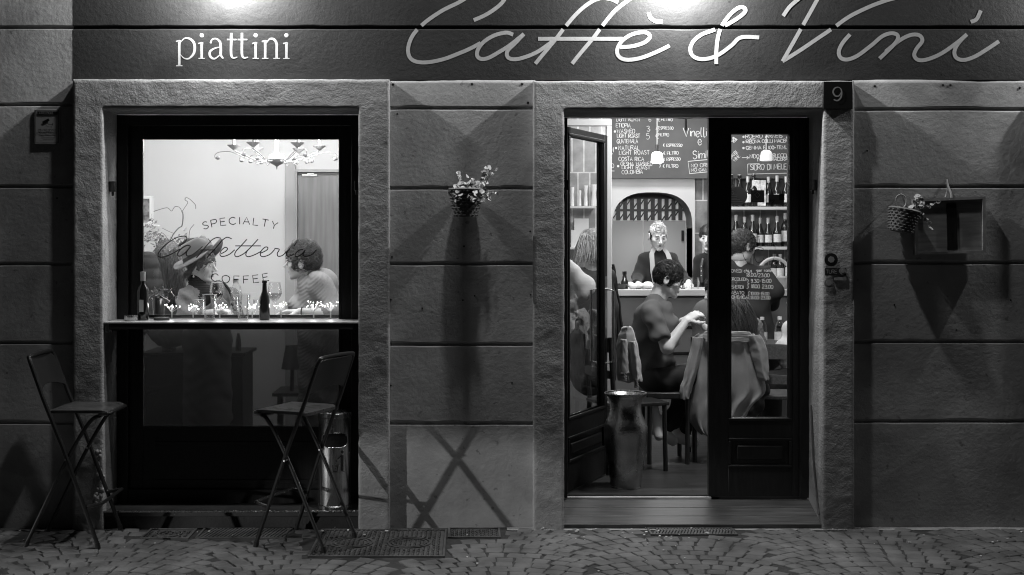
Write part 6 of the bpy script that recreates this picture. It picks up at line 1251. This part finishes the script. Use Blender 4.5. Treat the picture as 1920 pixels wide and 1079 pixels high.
# house number, camera sign, stickers on the surround
yy = -PJ - .018; t = thing('house_number', P(1571, 204, yy), 'black square house number plate reading 9 at the corner of the door lintel', 'number plate'); MB().box((PX(1544, yy), yy, PZ(205, yy)), (PX(1599, yy), -PJ + .006, PZ(153, yy))).build('plate', mat('black_tile', .008, .35, bump=.2, bscale=40), t, bevel=.003)
m_ = MB(); f9 = lambda a, b: tuple(P(a, b, yy - .002)); m_.ribbon(cr([(1578, 172), (1573, 180), (1566, 180), (1562, 173), (1565, 166), (1572, 164), (1577, 168), (1578, 176), (1576, 184), (1570, 189), (1563, 187)], 6), [1.4 + 1.6 * abs(math.sin(i * .1)) for i in range(61)], f9); m_.build('numeral', mat('worn_numeral', .22, .6), t, smooth=False)
yy = -.012; t = thing('camera_notice', P(88, 270, yy), 'small rounded notice with a surveillance camera pictogram on the left pier', 'notice'); MB().box((PX(64, yy), yy, PZ(271, yy)), (PX(112, yy), -.003, PZ(205, yy))).build('sign_plate', mat('sign_pale', .34, .6), t, bevel=.004, seg=3)
m_ = MB(); fs_ = lambda a, b: tuple(P(a, b, yy - .0025)); bw = [(66.5, 207), (109.5, 207), (109.5, 268), (66.5, 268), (66.5, 207)]; m_.ribbon(bw, .8, fs_); m_.ribbon([(70, 212.3), (108, 212.3)], 6, fs_); m_.ribbon([(80, 231), (92, 224.5)], 5, fs_); m_.ribbon([(88, 230), (91, 233.5), (99, 233.5)], 1, fs_); m_.ribbon([(99, 231), (99, 236)], 1, fs_)
for k, (a, b, y_) in enumerate(((76, 104, 254.5), (77, 103, 259), (80, 100, 262.5))): m_.ribbon([(a, y_), (b, y_)], .7, fs_)
write(m_, 'AREA SOTTOPOSTA', 71, 245.5, 3.0, .55, lambda a, b: fs_(a, 2 * 245.5 - b)); write(m_, 'A VIDEOSORVEGLIANZA', 68.5, 250.5, 3.0, .55, lambda a, b: fs_(a, 2 * 250.5 - b), gap=.12); m_.build('print', M_black, t, smooth=False)
w2_ = MB(); write(w2_, 'ATTENZIONE', 73, 214.3, 4.2, .6, lambda a, b: tuple(P(a, 2 * 214.3 - b, yy - .004)), wide=.9); w2_.build('header_print', mat('sign_pale'), t, smooth=False)
yy = -PJ - .009; mk = lambda px, py, r_, n=24: [(PX(px, yy) + r_ * math.cos(2 * math.pi * i / n), PZ(py, yy) + r_ * math.sin(2 * math.pi * i / n)) for i in range(n)]
for nm, poly, v, lab, inner in (('round_sticker', mk(1558.5, 487.5, .038), .012, 'black round sticker with a ragged pale middle, top of the stickers beside the door', mk(1558.5, 487, .019, 7)), ('strip_sticker', [(PX(1547, yy), PZ(517, yy)), (PX(1587, yy), PZ(517, yy)), (PX(1587, yy), PZ(503, yy)), (PX(1547, yy), PZ(503, yy))], .02, 'dark oblong sticker lettered in grey beside the door', None), ('small_sticker', mk(1580, 509, .020), .22, 'grey coin-sized sticker over the right end of the dark oblong one', mk(1580, 509, .010)), ('tape_strip', [(PX(1564, yy), PZ(526, yy)), (PX(1587, yy), PZ(526, yy)), (PX(1587, yy), PZ(519, yy)), (PX(1564, yy), PZ(521, yy))], .3, 'torn pale strip of tape under the dark oblong sticker', None), ('round_sticker', mk(1554, 531, .026), .20, 'plain grey round sticker, lowest of the stickers beside the door', mk(1554, 531, .016))):
    c = Vector((sum(p[0] for p in poly) / len(poly), yy, min(p[1] for p in poly))); t = thing(nm, c, lab, 'sticker'); dz = .002 if 'coin' in lab else 0; MB().prism(poly, yy - dz, yy + .004).build('backing', mat('stk%d' % int(v * 1000), v, .5), t, smooth=False)
    if inner: MB().prism(inner, yy - .002 - dz, yy - .0005 - dz).build('emblem', mat('stk_in', .26, .6), t, smooth=False)
    if nm == 'strip_sticker': m_ = MB(); write(m_, 'TURE', 1549, 513, 6.5, 1, lambda a, b: tuple(P(a, 2 * 513 - b, yy - .002)), wide=1.1); m_.build('lettering', mat('stk_in'), t, smooth=False)

# wall lamps above the sign band (out of the frame, their light is on the wall)
for px, lab in ((420, 'small tubular wall lamp over the left sign'), (1280, 'small tubular wall lamp over the script sign')):
    c = P(px, -74, -.15); t = thing('wall_lamp', c, lab, 'wall lamp'); MB().tube([c + Vector((-.09, -.035, .05)), c + Vector((.09, -.035, .05))], .022, 14).build('lamp_body', M_blackmetal, t); MB().tube([c + Vector((0, -.03, .05)), c + Vector((0, .15, .09))], .01).build('lamp_arm', M_blackmetal, t)

# ---------------------------------------------------------------- right room furniture
yy = .50; vc = P(1173, 905, yy); vc.z = FL; s_ = (D + yy) / F
t = thing('metal_vase', vc, 'tall hammered metal urn standing inside the open doorway', 'urn')
H_ = PZ(737, yy) - FL
pv = [(.001, 0), (.086, 0), (.093, .01), (.098, .05), (.116, H_ * .28), (.128, H_ * .45), (.135, H_ * .58), (.133, H_ * .65), (.122, H_ * .70), (.108, H_ * .75), (.098, H_ * .81), (.096, H_ * .88), (.106, H_ * .95), (.128, H_ - .003), (.129, H_), (.120, H_ - .004), (.085, H_ * .93), (.066, H_ * .85), (.001, H_ * .6)]
mh = mat('hammered_metal', .42, .27, 1, bump=.6, bscale=70, dist=.003, var=.4, vscale=5)
MB().lathe([tuple(p) for p in cr(pv[:14], 4)] + pv[14:], vc, 56).build('urn_body', mh, t, sharp=60); MB().lathe([(.125, H_ - .004), (.132, H_ - .001), (.130, H_ + .003), (.120, H_ + .001)], vc, 48).build('urn_rim', M_steel, t)
M_chair = wood_mat('dark_chair_wood', .025, .4, 2); M_chl = wood_mat('worn_chair_wood', .10, .4, 0)
def chairp(loc, rz, label, seat_h=.46, top=.86, mt=M_chair):
    t = thing('wooden_chair', loc, label, 'chair', None, rz)
    for s in (1, -1):
        MB().tube([(.19, s * .18, 0), (.18, s * .18, seat_h - .02)], .016, 8).build('leg', mt, t, local=True); MB().tube([(-.23, s * .18, 0), (-.19, s * .18, seat_h), (-.22, s * .19, top)], .017, 8).build('leg', mt, t, local=True)
    MB().box((-.21, -.2, seat_h - .025), (.21, .2, seat_h)).build('seat', mt, t, local=True, bevel=.006)
    for z0, z1 in ((top - .10, top - .01), (top - .27, top - .22)):
        vs = []
        for i in range(9): y_ = -.19 + .38 * i / 8; x_ = -.215 - .025 * (1 - (y_ / .19) ** 2); vs += [(x_ - .008, y_, z0), (x_ + .008, y_, z0), (x_ - .008, y_, z1 + .012 * (1 - (y_ / .19) ** 2)), (x_ + .008, y_, z1 + .012 * (1 - (y_ / .19) ** 2))]
        MB().add(vs, [f for i in range(8) for f in ((4 * i, 4 * i + 2, 4 * i + 6, 4 * i + 4), (4 * i + 1, 4 * i + 5, 4 * i + 7, 4 * i + 3), (4 * i + 2, 4 * i + 3, 4 * i + 7, 4 * i + 6), (4 * i, 4 * i + 4, 4 * i + 5, 4 * i + 1))] + [(0, 1, 3, 2), (32, 34, 35, 33)]).build('back_slat', mt, t, local=True)
    return t
def fl(px, y): return Vector((PX(px, y), y, FL))
chairp(fl(1455, 1.5), R(75), 'slat-backed wooden chair nearest the right door pane', .46, PZ(645, 1.32) - FL, M_chl)
chairp(fl(1345, 1.55), R(85), 'wooden chair hidden under the long pale coat', .46, PZ(632, 1.35) - FL)
st = thing('wooden_stool', fl(1245, 1.42), 'low dark wooden stool under the seated man', 'stool'); zt_ = PZ(730, 1.42)
MB().box((PX(1205, 1.42), 1.22, zt_ - .045), (PX(1288, 1.42), 1.62, zt_)).build('seat', M_chair, st, bevel=.008)
for a in (1211, 1281):
    for b_ in (1.26, 1.57): MB().tube([(PX(a, 1.42), b_, FL), (PX(a, 1.42), b_, zt_ - .04)], .016, 8).build('leg', M_chair, st)
tb = thing('cafe_table', fl(1365, 1.95), 'small round table with water bottles between the seated guests', 'table'); ztb = FL + .76
MB().lathe([(.001, ztb - .03), (.36, ztb - .03), (.365, ztb - .012), (.36, ztb), (.001, ztb)], (PX(1395, 2.2), 2.2, 0), 40).build('table_top', M_chl, tb); MB().tube([(PX(1395, 2.2), 2.2, FL), (PX(1395, 2.2), 2.2, ztb - .03)], .03).build('table_leg', M_blackmetal, tb)
for k, (px, y_, lab) in enumerate(((1429, 2.05, 'white-capped water bottle beside the wavy hair'), (1462, 1.95, 'white-capped water bottle nearer the white sleeve'))):
    c = Vector((PX(px, y_), y_, PZ(648, y_))); t = thing('water_bottle', c, lab, 'bottle'); MB().lathe([(.001, 0), (.036, 0), (.038, .01), (.038, .13), (.028, .165), (.014, .185), (.013, .2), (.001, .2)], c, 18).build('bottle_body', M_clear, t); MB().lathe([(.016, .19), (.016, .212), (.001, .213)], c, 14).build('cap', M_cream, t); MB().lathe([(.0385, .04), (.0385, .10), (.038, .10)], c, 18).build('label', M_label, t)
c = Vector((PX(1446, 2.0), 2.0, PZ(648, 2.0))); t = thing('side_tray', c - Vector((0, 0, .02)), 'dark tabletop carrying the two water bottles behind the slat chair', 'table'); MB().box((c.x - .16, 1.85, c.z - .025), (c.x + .20, 2.3, c.z - .002)).build('table_top', M_chair, t, bevel=.004)
for q in (-.12, .16): MB().tube([(c.x + q, 2.1, FL), (c.x + q, 2.1, c.z - .025)], .014).build('table_leg', M_chair, t)
# coats over the chairs, made as cloth volumes
M_coat = mat('fleece_coat', .26, .95, bump=.7, bscale=70, sheen=.3, var=.15, vscale=8); M_coat2 = mat('pale_grey_jacket', .40, .9, bump=.35, bscale=50, sheen=.2)
def drape(name, rows, y, m, parent, pl=6, amp=.02, seed=0, bulge=.04, th=.010, edge=.006):
    rows = cr([(a, b_, c_) for a, b_, c_ in rows], 10); nv, nu = len(rows), 64; vs = []
    for j_, (py, xl_, xr_) in enumerate(rows):
        v = j_ / (nv - 1); fade = min(1, .25 + v * 1.6)
        for i in range(nu + 1):
            u = i / nu; w = u + .035 * math.sin(3.1 * v + seed) * math.sin(5 * u + seed) + .05 * noise.noise(Vector((u * 2.5, v * 1.6, seed)))
            s_ = abs(math.sin(math.pi * pl * w + seed)) ** .75; jit = edge * noise.noise(Vector((v * 9, seed, u * 2)))
            yy_ = y - bulge * math.sin(math.pi * u) ** .6 + amp * fade * (s_ - .6) + .0035 * noise.noise(Vector((u * 4, v * 8, seed * 2)))
            q = P(xl_ + (xr_ - xl_) * u, py, y); vs.append((q.x + jit, yy_, q.z + .012 * noise.noise(Vector((u * 4, 7, seed))) * max(0, v - .8) * 5 * min(1, (rows[-1][0] - rows[0][0]) / 120)))
    o = MB().add(vs, [(j_ * (nu + 1) + i, (j_ + 1) * (nu + 1) + i, (j_ + 1) * (nu + 1) + i + 1, j_ * (nu + 1) + i + 1) for j_ in range(nv - 1) for i in range(nu)]).build(name, m, parent, sharp=180)
    sd = o.modifiers.new('thickness', 'SOLIDIFY'); sd.thickness = th; sd.offset = 0; return o
t = thing('draped_coat', P(1345, 810, 1.28), 'long fleecy grey coat draped over the chair behind the door stile', 'coat')
drape('coat_body', [(626, 1310, 1412), (634, 1302, 1418), (660, 1298, 1424), (700, 1292, 1432), (735, 1288, 1434), (760, 1288, 1412), (785, 1292, 1392), (806, 1306, 1352), (814, 1316, 1338)], 1.28, M_coat, t, 5, .030, 1.3, .06)
drape('coat_sleeve', [(632, 1300, 1318), (670, 1292, 1312), (710, 1282, 1302), (735, 1275, 1295), (748, 1277, 1291)], 1.23, M_coat, t, 2, .02, 2.2, .045); drape('coat_sleeve', [(628, 1396, 1424), (655, 1406, 1436), (690, 1416, 1440), (712, 1424, 1440)], 1.24, M_coat, t, 2, .02, .4, .045)
drape('coat_collar', [(622, 1322, 1404), (630, 1318, 1408), (642, 1322, 1402)], 1.22, M_coat, t, 2, .012, 3.1, .03)
t = thing('draped_jacket', P(1178, 728, 1.0), 'pale grey jacket hanging over a chair back between the urn and the seated man', 'jacket')
drape('jacket_body', [(612, 1172, 1180), (618, 1166, 1185), (635, 1160, 1191), (665, 1157, 1197), (695, 1156, 1202), (715, 1160, 1203)], 1.0, M_coat2, t, 2, .018, .7, .05)
for k, rw in enumerate(([(636, 1163, 1174), (670, 1161, 1176), (700, 1162, 1178)], [(640, 1180, 1190), (680, 1183, 1196), (712, 1187, 1199)])):
    drape('jacket_sleeve', rw, .95, M_coat2, t, 1, .014, k + .2, .03); a_ = rw[-1]; drape('cuff', [(a_[0] - 1, a_[1] + 2, a_[2] - 2), (a_[0] + 8, a_[1] + 3, a_[2] - 3), (a_[0] + 15, a_[1] + 2, a_[2] - 3)], .925, mat('jacket_rib', .22, .9), t, 1, .002, k, .022, .003)
chairp(fl(1176, 1.12), R(20), 'dark wooden chair holding the pale grey jacket behind the urn', .46, PZ(630, 1.0) - FL)
c = SDF(); y = 1.35; pp3 = lambda px, py, dy=0: A(px, py, y + dy); c.ell(pp3(1402, 760), (.11, .07, .10), None, .04); c.cap(pp3(1382, 775), pp3(1425, 730), .06, .07, .04); o = link_mesh(c.mesh('dark_bag', .008, folds(.008, 40, 2)), 'dark_bag', mat('black_leather', .015, .35, bump=.4, bscale=60)); tag(o, 'black slouching bag at the foot of the slat-backed chair', 'bag')
t = thing('table_trestle', fl(1212, 1.75), 'pale straight table leg beside the stool of the seated man', 'table leg'); MB().box((PX(1207, 1.75), 1.75, FL), (PX(1217, 1.75), 1.78, PZ(742, 1.75))).build('post', M_cream, t, bevel=.002)
t = thing('hanging_apron', P(1157, 690, 2.0), 'black apron hanging narrow at top, beside the open door edge', 'apron'); drape('apron_cloth', [(496, 1148, 1151), (520, 1147, 1155), (570, 1146, 1162), (630, 1146, 1170), (700, 1146, 1176)], 2.0, mat('black_cloth', .012, .9), t, 3, .02, 1, .02)
